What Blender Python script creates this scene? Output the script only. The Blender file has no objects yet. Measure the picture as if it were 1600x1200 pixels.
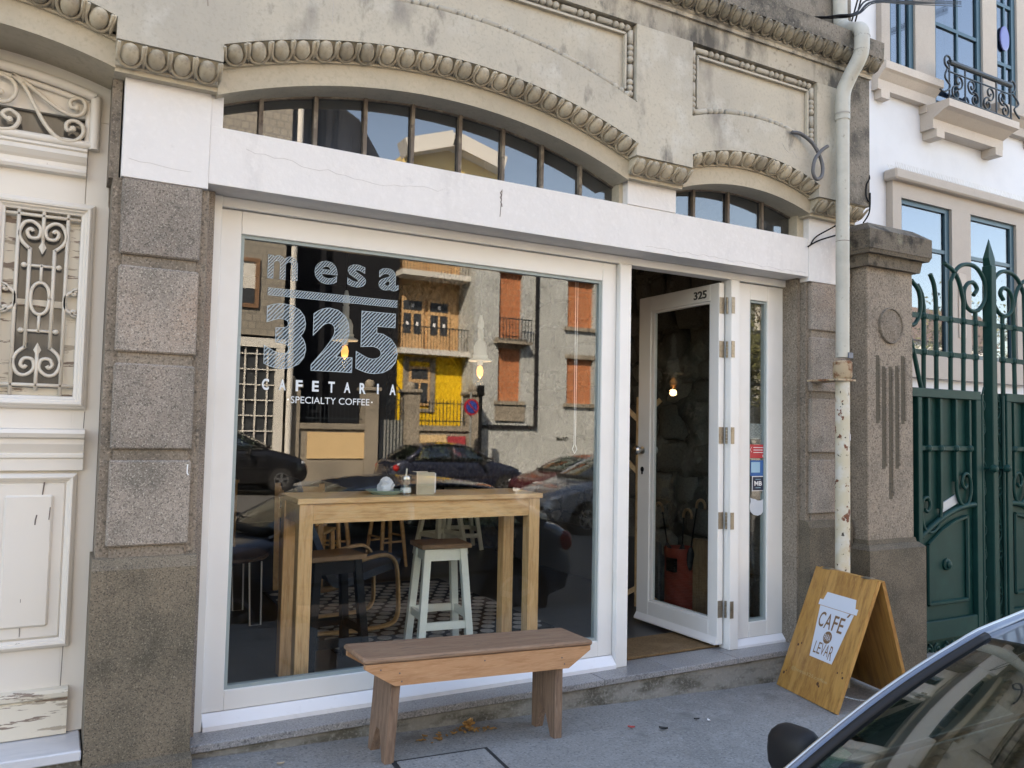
import bpy, math, random
from mathutils import Vector, Matrix, Quaternion
random.seed(7)
PI = math.pi
S = bpy.context.scene
COL = S.collection

# ------------------------------------------------------------------ camera, sky, sun, exposure
cam_d = bpy.data.cameras.new("camera")
cam_d.sensor_width = 36.0
cam_d.lens = 1275.0 / 1600.0 * 36.0
cam_d.clip_start = 0.05
cam_d.clip_end = 600
cam = bpy.data.objects.new("camera", cam_d)
COL.objects.link(cam)
_yaw, _pit, _rol = 0.50983, 0.055155, 0.020254
_f = Vector((math.sin(_yaw) * math.cos(_pit), math.cos(_yaw) * math.cos(_pit), math.sin(_pit)))
_r = Vector((math.cos(_yaw), -math.sin(_yaw), 0))
_u = _r.cross(_f)
_r2 = math.cos(_rol) * _r + math.sin(_rol) * _u
_u2 = -math.sin(_rol) * _r + math.cos(_rol) * _u
cam.matrix_world = Matrix(((_r2.x, _u2.x, -_f.x, -0.577), (_r2.y, _u2.y, -_f.y, -3.817),
                           (_r2.z, _u2.z, -_f.z, 1.333), (0, 0, 0, 1)))
S.camera = cam

SUN = Vector((-0.50, 0.60, 0.66)).normalized()      # towards the sun: behind the cafe, from the left
W = bpy.data.worlds.new("World")
S.world = W
W.use_nodes = True
_n = W.node_tree.nodes
_n.clear()
_sky = _n.new("ShaderNodeTexSky")
_sky.sky_type = 'NISHITA'
_sky.sun_disc = False
_sky.sun_elevation = math.asin(SUN.z)
_sky.sun_rotation = math.atan2(SUN.x, SUN.y)
_sky.air_density = 1.0
_sky.dust_density = 0.9
_sky.ozone_density = 1.0
_bg = _n.new("ShaderNodeBackground")
_bg.inputs[1].default_value = 0.13
_wo = _n.new("ShaderNodeOutputWorld")
W.node_tree.links.new(_sky.outputs[0], _bg.inputs[0])
W.node_tree.links.new(_bg.outputs[0], _wo.inputs[0])
sun_d = bpy.data.lights.new("sun", 'SUN')
sun_d.energy = 5.0
sun_d.angle = math.radians(0.53)
sun_d.color = (1.0, 0.965, 0.91)
sun = bpy.data.objects.new("sun", sun_d)
COL.objects.link(sun)
sun.rotation_euler = (-SUN).to_track_quat('-Z', 'Y').to_euler()
sun.location = (0, 20, 30)

V = S.view_settings
V.view_transform = 'Standard'
V.look = 'None'
V.gamma = 1.0
V.use_curve_mapping = False
V.exposure = 2.68
S.display_settings.display_device = 'sRGB'
try:
    V.use_white_balance = True
    V.white_balance_temperature = 8100
    V.white_balance_tint = 14
except Exception:
    pass
S.render.engine = 'CYCLES'
C = S.cycles
C.use_denoising = True
C.max_bounces = 7
C.diffuse_bounces = 3
C.glossy_bounces = 4
C.transmission_bounces = 6
C.transparent_max_bounces = 24
C.caustics_reflective = False
C.caustics_refractive = False
C.sample_clamp_indirect = 6.0

# ------------------------------------------------------------------ mesh helpers
def v3(a):
    return Vector(a)

class MB:
    """collects shapes, then links them as one mesh object"""
    def __init__(s):
        s.v = []; s.f = []
    def add(s, vs, fs):
        o = len(s.v)
        s.v += [tuple(p) for p in vs]
        s.f += [tuple(i + o for i in f) for f in fs]
        return s
    def box(s, x0, x1, y0, y1, z0, z1, bev=0.0):
        if bev > 0:
            return s.bbox(x0, x1, y0, y1, z0, z1, bev)
        return s.add([(x0, y0, z0), (x1, y0, z0), (x1, y1, z0), (x0, y1, z0), (x0, y0, z1), (x1, y0, z1), (x1, y1, z1), (x0, y1, z1)],
                     [(0, 3, 2, 1), (4, 5, 6, 7), (0, 1, 5, 4), (1, 2, 6, 5), (2, 3, 7, 6), (3, 0, 4, 7)])
    def bbox(s, x0, x1, y0, y1, z0, z1, b):
        X = (x0, x1); Y = (y0, y1); Z = (z0, z1)
        vs = []; idx = {}
        for i in (0, 1):
            for j in (0, 1):
                for k in (0, 1):
                    sx, sy, sz = (1 - 2 * i) * b, (1 - 2 * j) * b, (1 - 2 * k) * b
                    idx[i, j, k, 0] = len(vs); vs.append((X[i], Y[j] + sy, Z[k] + sz))
                    idx[i, j, k, 1] = len(vs); vs.append((X[i] + sx, Y[j], Z[k] + sz))
                    idx[i, j, k, 2] = len(vs); vs.append((X[i] + sx, Y[j] + sy, Z[k]))
        fs = []
        for i in (0, 1):
            fs.append([idx[i, 0, 0, 0], idx[i, 1, 0, 0], idx[i, 1, 1, 0], idx[i, 0, 1, 0]][::(1 if i else -1)])
            fs.append([idx[0, i, 0, 1], idx[1, i, 0, 1], idx[1, i, 1, 1], idx[0, i, 1, 1]][::(-1 if i else 1)])
            fs.append([idx[0, 0, i, 2], idx[1, 0, i, 2], idx[1, 1, i, 2], idx[0, 1, i, 2]][::(1 if i else -1)])
        for j in (0, 1):
            for k in (0, 1):
                fs.append([idx[0, j, k, 1], idx[1, j, k, 1], idx[1, j, k, 2], idx[0, j, k, 2]])
                fs.append([idx[j, 0, k, 0], idx[j, 1, k, 0], idx[j, 1, k, 2], idx[j, 0, k, 2]])
                fs.append([idx[j, k, 0, 0], idx[j, k, 1, 0], idx[j, k, 1, 1], idx[j, k, 0, 1]])
        for i in (0, 1):
            for j in (0, 1):
                for k in (0, 1):
                    fs.append([idx[i, j, k, 0], idx[i, j, k, 1], idx[i, j, k, 2]])
        return s.add(vs, fs)
    def prism(s, poly, axis, a, b):
        """poly of 2D points extruded along axis ('x': (y,z), 'y': (x,z), 'z': (x,y)) from a to b"""
        n = len(poly)
        def P(p, t):
            return {'x': (t, p[0], p[1]), 'y': (p[0], t, p[1]), 'z': (p[0], p[1], t)}[axis]
        vs = [P(p, a) for p in poly] + [P(p, b) for p in poly]
        fs = [tuple(range(n))[::-1], tuple(range(n, 2 * n))] + [(i, (i + 1) % n, n + (i + 1) % n, n + i) for i in range(n)]
        return s.add(vs, fs)
    def beam(s, p, q, w, h, up=(0, 0, 1)):
        p, q = v3(p), v3(q)
        d = (q - p).normalized(); u = v3(up)
        r = d.cross(u)
        if r.length < 1e-5: r = d.cross(Vector((0, 1, 0)))
        r.normalize(); u = r.cross(d)
        vs = [c + r * a * w / 2 + u * b * h / 2 for c in (p, q) for a, b in ((-1, -1), (1, -1), (1, 1), (-1, 1))]
        return s.add(vs, [(0, 1, 2, 3), (7, 6, 5, 4), (0, 4, 5, 1), (1, 5, 6, 2), (2, 6, 7, 3), (3, 7, 4, 0)])
    def tube(s, pts, r, n=8, cap=True, flat=1.0):
        pts = [v3(p) for p in pts]
        m = len(pts)
        rs = r if isinstance(r, (list, tuple)) else [r] * m
        T = [(pts[min(i + 1, m - 1)] - pts[max(i - 1, 0)]).normalized() for i in range(m)]
        a = Vector((0, 1, 0)) if abs(T[0].y) < 0.9 else Vector((1, 0, 0))
        N = (a - T[0] * a.dot(T[0])).normalized()
        vs = []
        for i in range(m):
            N = (N - T[i] * N.dot(T[i])).normalized()
            B = T[i].cross(N)
            for k in range(n):
                t = 2 * PI * k / n + PI / n
                vs.append(pts[i] + N * math.cos(t) * rs[i] * flat + B * math.sin(t) * rs[i])
        fs = [(i * n + k, i * n + (k + 1) % n, (i + 1) * n + (k + 1) % n, (i + 1) * n + k) for i in range(m - 1) for k in range(n)]
        if cap:
            fs += [tuple(range(n))[::-1], tuple(range((m - 1) * n, m * n))]
        return s.add(vs, fs)
    def lathe(s, prof, c=(0, 0, 0), n=20, axis='z'):
        """profile of (r, h) turned round an axis through c"""
        vs = []
        for r, h in prof:
            for k in range(n):
                t = 2 * PI * k / n
                a, b = r * math.cos(t), r * math.sin(t)
                p = {'z': (a, b, h), 'y': (a, h, b), 'x': (h, a, b)}[axis]
                vs.append((p[0] + c[0], p[1] + c[1], p[2] + c[2]))
        m = len(prof)
        fs = [(i * n + k, i * n + (k + 1) % n, (i + 1) * n + (k + 1) % n, (i + 1) * n + k) for i in range(m - 1) for k in range(n)]
        if prof[0][0] > 1e-6: fs.append(tuple(range(n))[::-1])
        if prof[-1][0] > 1e-6: fs.append(tuple(range((m - 1) * n, m * n)))
        return s.add(vs, fs)
    def ball(s, c, rx, ry=None, rz=None, n=10, m=6):
        ry = rx if ry is None else ry; rz = rx if rz is None else rz
        vs = [(c[0], c[1], c[2] - rz)]
        for i in range(1, m):
            t = -PI / 2 + PI * i / m
            for k in range(n):
                a = 2 * PI * k / n
                vs.append((c[0] + rx * math.cos(t) * math.cos(a), c[1] + ry * math.cos(t) * math.sin(a), c[2] + rz * math.sin(t)))
        vs.append((c[0], c[1], c[2] + rz))
        fs = [(0, 1 + (k + 1) % n, 1 + k) for k in range(n)]
        for i in range(m - 2):
            fs += [(1 + i * n + k, 1 + i * n + (k + 1) % n, 1 + (i + 1) * n + (k + 1) % n, 1 + (i + 1) * n + k) for k in range(n)]
        L = len(vs) - 1
        fs += [(L, 1 + (m - 2) * n + k, 1 + (m - 2) * n + (k + 1) % n) for k in range(n)]
        return s.add(vs, fs)
    def grid(s, fn, nu, nv, thick=None):
        """fn(u,v)->point, u,v in 0..1; thick: vector or callable giving the back side"""
        P = [[v3(fn(i / nu, j / nv)) for j in range(nv + 1)] for i in range(nu + 1)]
        vs = [p for row in P for p in row]
        w = nv + 1
        fs = [(i * w + j, (i + 1) * w + j, (i + 1) * w + j + 1, i * w + j + 1) for i in range(nu) for j in range(nv)]
        if thick is not None:
            t = v3(thick); o = len(vs)
            vs = vs + [p + t for p in vs]
            fs = fs + [tuple(o + k for k in f)[::-1] for f in fs]
            edge = [(i, 0) for i in range(nu)] + [(nu, j) for j in range(nv)] + [(i, nv) for i in range(nu, 0, -1)] + [(0, j) for j in range(nv, 0, -1)]
            e = [i * w + j for i, j in edge]
            fs += [(e[k], e[(k + 1) % len(e)], o + e[(k + 1) % len(e)], o + e[k]) for k in range(len(e))]
        return s.add(vs, fs)
    def strip(s, xs, zlo, zhi, y0, y1):
        """solid wall strip between two curves of x, front at y0, back at y1"""
        n = len(xs); vs = []
        for x in xs:
            a, b = zlo(x), zhi(x)
            vs += [(x, y0, a), (x, y0, b), (x, y1, b), (x, y1, a)]
        fs = [(0, 1, 2, 3), tuple(4 * (n - 1) + k for k in (3, 2, 1, 0))]
        for i in range(n - 1):
            a = 4 * i; b = a + 4
            for k in range(4):
                fs.append((a + k, b + k, b + (k + 1) % 4, a + (k + 1) % 4))
        return s.add(vs, fs)
    def xform(s, M):
        s.v = [tuple(M @ v3(p)) for p in s.v]
        return s
    def build(s, name, mat, parent=None, smooth=False, recalc=True, **kw):
        me = bpy.data.meshes.new(name)
        og = ORG.get(parent.name, Vector()) if parent else Vector()
        me.from_pydata([(p[0] - og.x, p[1] - og.y, p[2] - og.z) for p in s.v], [], s.f)
        if recalc:
            import bmesh
            bm = bmesh.new(); bm.from_mesh(me)
            bmesh.ops.recalc_face_normals(bm, faces=bm.faces)
            bm.to_mesh(me); bm.free()
        if smooth:
            for p in me.polygons: p.use_smooth = True
            if smooth is not True:
                try: me.set_sharp_from_angle(angle=smooth)
                except Exception: pass
        me.materials.append(mat)
        return link(name, me, parent, og, **kw)

ORG = {}
def link(name, me, parent=None, og=None, label=None, cat=None, group=None, kind=None):
    o = bpy.data.objects.new(name, me)
    COL.objects.link(o)
    if parent: o.parent = parent
    ORG[o.name] = og if og is not None else Vector()
    if label: o["label"] = label
    if cat: o["category"] = cat
    if group: o["group"] = group
    if kind: o["kind"] = kind
    return o

def thing(name, label, cat, loc=(0, 0, 0), group=None, rz=0.0):
    o = bpy.data.objects.new(name, None)
    COL.objects.link(o)
    o.location = loc
    o.rotation_euler = (0, 0, rz)
    o.empty_display_size = 0.1
    ORG[o.name] = v3(loc) if rz == 0 else Vector()
    o["label"] = label; o["category"] = cat
    if group: o["group"] = group
    return o

def piece(name, me, parent, M):
    """a copy of a small shared mesh, placed by a world matrix under an unrotated parent"""
    o = bpy.data.objects.new(name, me)
    COL.objects.link(o)
    o.parent = parent
    o.matrix_local = Matrix.Translation(-ORG[parent.name]) @ M
    ORG[o.name] = ORG[parent.name]
    return o

def copy_tree(o, parent=None):
    c = o.copy(); COL.objects.link(c)
    if parent: c.parent = parent
    ORG[c.name] = ORG.get(o.name, Vector())
    for ch in list(o.children): copy_tree(ch, c)
    return c

def frame_M(p, ex, ey, ez):
    return Matrix(((ex[0], ey[0], ez[0], p[0]), (ex[1], ey[1], ez[1], p[1]), (ex[2], ey[2], ez[2], p[2]), (0, 0, 0, 1)))

def spiral(cx, cz, r0, r1, a0, a1, y, n=22):
    out = []
    for i in range(n + 1):
        t = i / n; a = math.radians(a0 + (a1 - a0) * t); r = r0 + (r1 - r0) * t
        out.append((cx + r * math.cos(a), y, cz + r * math.sin(a)))
    return out

def smooth_path(pts, k=5):
    """Catmull-Rom through the points"""
    P = [v3(p) for p in pts]; out = []
    for i in range(len(P) - 1):
        a = P[max(i - 1, 0)]; b = P[i]; c = P[i + 1]; d = P[min(i + 2, len(P) - 1)]
        for j in range(k):
            t = j / k
            out.append(0.5 * ((2 * b) + (c - a) * t + (2 * a - 5 * b + 4 * c - d) * t * t + (3 * b - a - 3 * c + d) * t ** 3))
    out.append(P[-1])
    return out

def text_mb(txt, size, offset=0.0, extrude=0.0, outline=0.0, sx=1.0, spacing=1.0, align='LEFT', shear=0.0):
    cu = bpy.data.curves.new("t", 'FONT')
    cu.body = txt; cu.size = size; cu.offset = offset; cu.extrude = extrude
    cu.space_character = spacing; cu.align_x = align; cu.shear = shear; cu.resolution_u = 4
    if outline:
        cu.fill_mode = 'NONE'; cu.bevel_depth = outline; cu.bevel_resolution = 0
    ob = bpy.data.objects.new("t", cu); COL.objects.link(ob)
    dg = bpy.context.evaluated_depsgraph_get()
    me = bpy.data.meshes.new_from_object(ob.evaluated_get(dg))
    mb = MB().add([(p.co.x * sx, p.co.y, p.co.z) for p in me.vertices], [tuple(p.vertices) for p in me.polygons])
    bpy.data.objects.remove(ob); bpy.data.curves.remove(cu); bpy.data.meshes.remove(me)
    return mb
def text_fit(txt, x0, x1, z0, z1, M, **kw):
    """lettering fitted to a box in the local plane (x right, y up), then moved by M"""
    mb = text_mb(txt, 1.0, **kw)
    X = [p[0] for p in mb.v]; Y = [p[1] for p in mb.v]
    ax = (x1 - x0) / (max(X) - min(X)); ay = (z1 - z0) / (max(Y) - min(Y))
    mx, my = min(X), min(Y)
    mb.v = [(x0 + (p[0] - mx) * ax, z0 + (p[1] - my) * ay, p[2]) for p in mb.v]
    return mb.xform(M)
FACE_FRONT = lambda y: Matrix(((1, 0, 0, 0), (0, 0, -1, y), (0, 1, 0, 0), (0, 0, 0, 1)))    # text plane facing -y

# ------------------------------------------------------------------ materials
def _nt(name):
    m = bpy.data.materials.new(name); m.use_nodes = True
    nt = m.node_tree
    b = nt.nodes["Principled BSDF"]
    return m, nt, b
def rgb(c):
    return (c[0], c[1], c[2], 1.0)
def pm(name, col, rough=0.6, metal=0.0, layers=(), bump=None, rnd=0.0, spec=0.5, coat=0.0, stretch=(1, 1, 1), coords='Object', sheen=0.0):
    """layers: (noise scale, colour, low, high, detail[, stretch][, roughness of that layer])"""
    m, nt, b = _nt(name)
    N, L = nt.nodes, nt.links
    tc = N.new("ShaderNodeTexCoord")
    def mapped(st):
        mp = N.new("ShaderNodeMapping"); mp.inputs["Scale"].default_value = st
        L.new(tc.outputs[coords], mp.inputs[0]); return mp
    base = mapped(stretch)
    cur = N.new("ShaderNodeRGB"); cur.outputs[0].default_value = rgb(col)
    sock = cur.outputs[0]
    for i, ly in enumerate(layers):
        sc, c2, lo, hi, det = ly[:5]
        mp = mapped(ly[5]) if len(ly) > 5 and ly[5] else base
        nz = N.new("ShaderNodeTexNoise"); nz.noise_dimensions = '3D'
        nz.inputs["Scale"].default_value = sc; nz.inputs["Detail"].default_value = det; nz.inputs["Roughness"].default_value = 0.62
        of = N.new("ShaderNodeVectorMath"); of.operation = 'ADD'; of.inputs[1].default_value = (3.1 * i, 7.7 * i, 1.3 * i)
        L.new(mp.outputs[0], of.inputs[0]); L.new(of.outputs[0], nz.inputs["Vector"])
        rp = N.new("ShaderNodeMapRange"); rp.inputs[1].default_value = lo; rp.inputs[2].default_value = hi; rp.clamp = True
        L.new(nz.outputs["Fac"], rp.inputs[0])
        mx = N.new("ShaderNodeMix"); mx.data_type = 'RGBA'
        L.new(rp.outputs[0], mx.inputs[0]); L.new(sock, mx.inputs[6]); mx.inputs[7].default_value = rgb(c2)
        sock = mx.outputs[2]
    if rnd:
        oi = N.new("ShaderNodeObjectInfo")
        mr = N.new("ShaderNodeMapRange"); mr.inputs[3].default_value = 1 - rnd; mr.inputs[4].default_value = 1 + rnd
        L.new(oi.outputs["Random"], mr.inputs[0])
        vm = N.new("ShaderNodeVectorMath"); vm.operation = 'SCALE'
        L.new(sock, vm.inputs[0]); L.new(mr.outputs[0], vm.inputs["Scale"]); sock = vm.outputs[0]
    L.new(sock, b.inputs["Base Color"])
    b.inputs["Roughness"].default_value = rough
    b.inputs["Metallic"].default_value = metal
    b.inputs["Specular IOR Level"].default_value = spec
    if coat:
        b.inputs["Coat Weight"].default_value = coat; b.inputs["Coat Roughness"].default_value = 0.04
    if bump:
        sc, st, dist = bump[:3]
        nz = N.new("ShaderNodeTexNoise"); nz.inputs["Scale"].default_value = sc; nz.inputs["Detail"].default_value = 5
        mp = mapped(bump[3]) if len(bump) > 3 else base
        L.new(mp.outputs[0], nz.inputs["Vector"])
        bp = N.new("ShaderNodeBump"); bp.inputs["Strength"].default_value = st; bp.inputs["Distance"].default_value = dist
        L.new(nz.outputs["Fac"], bp.inputs["Height"]); L.new(bp.outputs[0], b.inputs["Normal"])
    return m
def glass_mat(name, tint=(0.9, 0.95, 0.93), ior=1.5, gain=1.0, rough=0.0, dust=0.0):
    m = bpy.data.materials.new(name); m.use_nodes = True
    nt = m.node_tree; N, L = nt.nodes, nt.links
    N.clear()
    out = N.new("ShaderNodeOutputMaterial"); mx = N.new("ShaderNodeMixShader")
    # Schlick's law on the angle of incidence, the same from both sides of a thin sheet
    ge = N.new("ShaderNodeNewGeometry"); dt = N.new("ShaderNodeVectorMath"); dt.operation = 'DOT_PRODUCT'
    L.new(ge.outputs["Normal"], dt.inputs[0]); L.new(ge.outputs["Incoming"], dt.inputs[1])
    def mth(op, a, b=None):
        n_ = N.new("ShaderNodeMath"); n_.operation = op
        for k, q in ((0, a), (1, b)):
            if q is None: continue
            if isinstance(q, (int, float)): n_.inputs[k].default_value = q
            else: L.new(q, n_.inputs[k])
        return n_.outputs[0]
    f0 = ((ior - 1) / (ior + 1)) ** 2 * gain
    sch = mth('POWER', mth('SUBTRACT', 1.0, mth('ABSOLUTE', dt.outputs["Value"])), 5.0)
    fac = mth('ADD', mth('MULTIPLY', sch, 1 - f0), f0)
    tr = N.new("ShaderNodeBsdfTransparent"); tr.inputs[0].default_value = rgb(tint)
    gl = N.new("ShaderNodeBsdfGlossy"); gl.inputs["Roughness"].default_value = rough
    L.new(fac, mx.inputs[0])
    L.new(tr.outputs[0], mx.inputs[1]); L.new(gl.outputs[0], mx.inputs[2]); last = mx.outputs[0]
    if dust:
        df = N.new("ShaderNodeBsdfDiffuse"); df.inputs[0].default_value = (0.25, 0.28, 0.32, 1)
        tc = N.new("ShaderNodeTexCoord"); nz = N.new("ShaderNodeTexNoise"); nz.inputs["Scale"].default_value = 5; nz.inputs["Detail"].default_value = 7
        L.new(tc.outputs["Object"], nz.inputs["Vector"])
        m2 = N.new("ShaderNodeMixShader"); L.new(mth('MULTIPLY', nz.outputs["Fac"], dust * 2), m2.inputs[0])
        L.new(last, m2.inputs[1]); L.new(df.outputs[0], m2.inputs[2]); last = m2.outputs[0]
    L.new(last, out.inputs[0])
    return m
def emit_mat(name, col, strength):
    m, nt, b = _nt(name)
    b.inputs["Base Color"].default_value = rgb(col)
    b.inputs["Emission Color"].default_value = rgb(col); b.inputs["Emission Strength"].default_value = strength
    return m
def hatch_mat(name, col, scale, rot, width=0.5, base_a=0.15):
    """flat print of slanted chalk strokes, clear between the strokes"""
    m, nt, b = _nt(name)
    N, L = nt.nodes, nt.links
    b.inputs["Base Color"].default_value = rgb(col); b.inputs["Roughness"].default_value = 0.7
    tc = N.new("ShaderNodeTexCoord"); mp = N.new("ShaderNodeMapping"); mp.inputs["Rotation"].default_value = (0, rot, 0)
    wv = N.new("ShaderNodeTexWave"); wv.inputs["Scale"].default_value = scale; wv.inputs["Distortion"].default_value = 1.6
    wv.inputs["Detail"].default_value = 2; wv.inputs["Detail Scale"].default_value = 1.5; wv.bands_direction = 'X'
    L.new(tc.outputs["Object"], mp.inputs[0]); L.new(mp.outputs[0], wv.inputs[0])
    mr = N.new("ShaderNodeMapRange"); mr.inputs[1].default_value = width - 0.12; mr.inputs[2].default_value = width + 0.12
    mr.inputs[3].default_value = base_a; mr.inputs[4].default_value = 0.95
    L.new(wv.outputs["Fac"], mr.inputs[0])
    tr = N.new("ShaderNodeBsdfTransparent"); mx = N.new("ShaderNodeMixShader")
    out = N["Material Output"]
    L.new(mr.outputs[0], mx.inputs[0]); L.new(tr.outputs[0], mx.inputs[1]); L.new(b.outputs[0], mx.inputs[2]); L.new(mx.outputs[0], out.inputs[0])
    return m
def brick_mat(name, c1, c2, mortar, sc, bw=0.5, rh=0.25, ms=0.02, axes='XZ'):
    m, nt, b = _nt(name)
    N, L = nt.nodes, nt.links
    tc = N.new("ShaderNodeTexCoord"); sp = N.new("ShaderNodeSeparateXYZ"); cb = N.new("ShaderNodeCombineXYZ")
    L.new(tc.outputs["Object"], sp.inputs[0])
    L.new(sp.outputs[axes[0]], cb.inputs[0]); L.new(sp.outputs[axes[1]], cb.inputs[1])
    br = N.new("ShaderNodeTexBrick"); br.inputs["Scale"].default_value = sc
    br.inputs["Color1"].default_value = rgb(c1); br.inputs["Color2"].default_value = rgb(c2); br.inputs["Mortar"].default_value = rgb(mortar)
    br.inputs["Mortar Size"].default_value = ms; br.inputs["Brick Width"].default_value = bw; br.inputs["Row Height"].default_value = rh
    L.new(cb.outputs[0], br.inputs[0]); L.new(br.outputs[0], b.inputs["Base Color"])
    b.inputs["Roughness"].default_value = 0.85
    return m

STAIN = (0.13, 0.12, 0.10)
m_stucco = pm("weathered_stucco", (0.50, 0.455, 0.37), 0.9, layers=[
    (1.3, (0.40, 0.37, 0.315), 0.42, 0.7, 6), (5.0, (0.54, 0.52, 0.46), 0.55, 0.75, 5), (60, (0.37, 0.335, 0.28), 0.52, 0.78, 4),
    (2.6, (0.17, 0.155, 0.14), 0.545, 0.74, 10, (1.0, 1.0, 0.55)), (7.0, (0.13, 0.12, 0.108), 0.60, 0.76, 10, (1.0, 1.0, 0.5))], bump=(70, 0.25, 0.004))
m_stucco_w = pm("warm_stucco", (0.50, 0.44, 0.34), 0.9, layers=[
    (2.2, (0.36, 0.32, 0.25), 0.45, 0.75, 7), (45, (0.40, 0.35, 0.27), 0.5, 0.75, 4), (6, (0.20, 0.175, 0.15), 0.64, 0.82, 9)], bump=(80, 0.3, 0.004))
m_egg = pm("moulded_plaster", (0.42, 0.365, 0.275), 0.9, layers=[(30, (0.25, 0.215, 0.165), 0.5, 0.75, 5), (9, (0.46, 0.42, 0.34), 0.5, 0.8, 4)], rnd=0.24, bump=(120, 0.3, 0.003))
m_cornice = pm("sooty_stone", (0.23, 0.205, 0.17), 0.95, layers=[(5, (0.08, 0.075, 0.065), 0.42, 0.62, 9), (70, (0.36, 0.32, 0.26), 0.55, 0.8, 4), (90, (0.05, 0.05, 0.045), 0.56, 0.72, 3)], bump=(60, 0.6, 0.008))
m_cornice_egg = pm("sooty_plaster", (0.25, 0.22, 0.165), 0.95, layers=[(25, (0.09, 0.08, 0.065), 0.45, 0.7, 6)], rnd=0.2, bump=(100, 0.4, 0.004))
m_sootst = pm("soot_streaked_stucco", (0.46, 0.415, 0.335), 0.92, layers=[(3, (0.35, 0.32, 0.27), 0.42, 0.7, 6), (4.5, (0.10, 0.092, 0.08), 0.50, 0.66, 10, (1, 1, 0.4)), (22, (0.16, 0.15, 0.13), 0.56, 0.72, 6)], bump=(70, 0.4, 0.005))
m_bead = pm("bead_plaster", (0.43, 0.395, 0.33), 0.9, layers=[(25, (0.19, 0.175, 0.15), 0.5, 0.75, 5)], rnd=0.12, bump=(90, 0.3, 0.003))
m_header = pm("white_limewash", (0.735, 0.71, 0.69), 0.85, layers=[(2.0, (0.68, 0.655, 0.63), 0.45, 0.75, 5), (14, (0.60, 0.58, 0.575), 0.63, 0.8, 8), (3.5, (0.60, 0.575, 0.56), 0.56, 0.78, 9, (1, 1, 0.35)), (35, (0.76, 0.735, 0.715), 0.5, 0.7, 4)], bump=(45, 0.25, 0.006))
def granite(name, base, dark, light, blotch, rough=0.9, sc=165, bump=0.4, warm=None):
    ly = [(4.0, blotch, 0.42, 0.72, 7)]
    if warm: ly.append((2.2, warm, 0.5, 0.7, 4))
    ly += [(sc, dark, 0.49, 0.68, 3), (sc * 1.2, light, 0.55, 0.72, 3), (sc * 0.45, dark, 0.60, 0.75, 3)]
    return pm(name, base, rough, layers=ly, bump=(sc, bump, 0.004), rnd=0.17)
m_granite = granite("grey_granite", (0.31, 0.262, 0.222), (0.085, 0.075, 0.063), (0.52, 0.47, 0.40), (0.155, 0.137, 0.115), warm=(0.32, 0.235, 0.18))
m_granite_d = granite("mossy_granite", (0.175, 0.14, 0.10), (0.05, 0.042, 0.031), (0.29, 0.245, 0.18), (0.07, 0.062, 0.045))
m_granite_p = granite("brown_granite", (0.25, 0.205, 0.16), (0.085, 0.072, 0.057), (0.39, 0.33, 0.265), (0.145, 0.122, 0.097), sc=90)
m_pilcap = pm("lichen_stone", (0.15, 0.125, 0.095), 0.95, layers=[(7, (0.035, 0.03, 0.024), 0.5, 0.62, 8), (6, (0.22, 0.21, 0.15), 0.60, 0.72, 7), (110, (0.06, 0.052, 0.04), 0.54, 0.66, 3)], bump=(60, 0.6, 0.01))
m_slab = granite("polished_granite", (0.29, 0.285, 0.285), (0.10, 0.10, 0.105), (0.50, 0.49, 0.48), (0.235, 0.23, 0.23), rough=0.32, sc=110, bump=0.05)
m_cement = pm("cement_render", (0.235, 0.225, 0.20), 0.95, layers=[(5, (0.095, 0.088, 0.07), 0.47, 0.62, 8, (0.7, 1, 2.2)), (60, (0.29, 0.28, 0.255), 0.5, 0.75, 4)], bump=(50, 0.6, 0.006))
m_pave = pm("pavement_concrete", (0.26, 0.253, 0.24), 0.9, layers=[(1.2, (0.205, 0.20, 0.19), 0.42, 0.66, 7), (7, (0.31, 0.303, 0.29), 0.5, 0.74, 8), (75, (0.135, 0.136, 0.137), 0.50, 0.68, 4), (95, (0.36, 0.36, 0.355), 0.55, 0.70, 4), (3, (0.135, 0.13, 0.122), 0.60, 0.72, 10), (14, (0.12, 0.115, 0.108), 0.68, 0.76, 8)], bump=(75, 0.5, 0.004))
m_road = brick_mat("granite_setts", (0.10, 0.098, 0.094), (0.13, 0.127, 0.12), (0.05, 0.048, 0.045), 5.0, axes='XY')
m_marble = pm("white_marble", (0.60, 0.60, 0.62), 0.3, layers=[(6, (0.50, 0.51, 0.53), 0.5, 0.7, 8, (1, 3, 3)), (40, (0.42, 0.42, 0.43), 0.68, 0.8, 4)])
m_frame = pm("white_gloss_paint", (0.78, 0.775, 0.755), 0.35, layers=[(3, (0.74, 0.73, 0.70), 0.45, 0.75, 3), (30, (0.60, 0.58, 0.54), 0.72, 0.82, 6)], bump=(20, 0.06, 0.002))
m_drip = pm("white_drip_rail", (0.80, 0.81, 0.84), 0.4, layers=[(25, (0.70, 0.70, 0.71), 0.62, 0.8, 5)])
m_cream = pm("cream_door_paint", (0.74, 0.695, 0.625), 0.5, layers=[(2.5, (0.74, 0.70, 0.645), 0.4, 0.7, 4), (5, (0.20, 0.155, 0.12), 0.69, 0.70, 12, (1.0, 1, 4.0)), (26, (0.22, 0.17, 0.13), 0.735, 0.745, 6, (3, 1, 0.6))], bump=(30, 0.08, 0.002))
m_peel = pm("peeling_cream_paint", (0.70, 0.645, 0.54), 0.6, layers=[(7, (0.24, 0.18, 0.14), 0.56, 0.575, 13, (0.55, 1, 4.5)), (9, (0.42, 0.36, 0.28), 0.6, 0.62, 10, (0.6, 1, 4.0))], bump=(24, 0.3, 0.003))
m_cream_iron = pm("cream_painted_iron", (0.66, 0.60, 0.51), 0.5, layers=[(40, (0.40, 0.34, 0.27), 0.62, 0.75, 5)])
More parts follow.
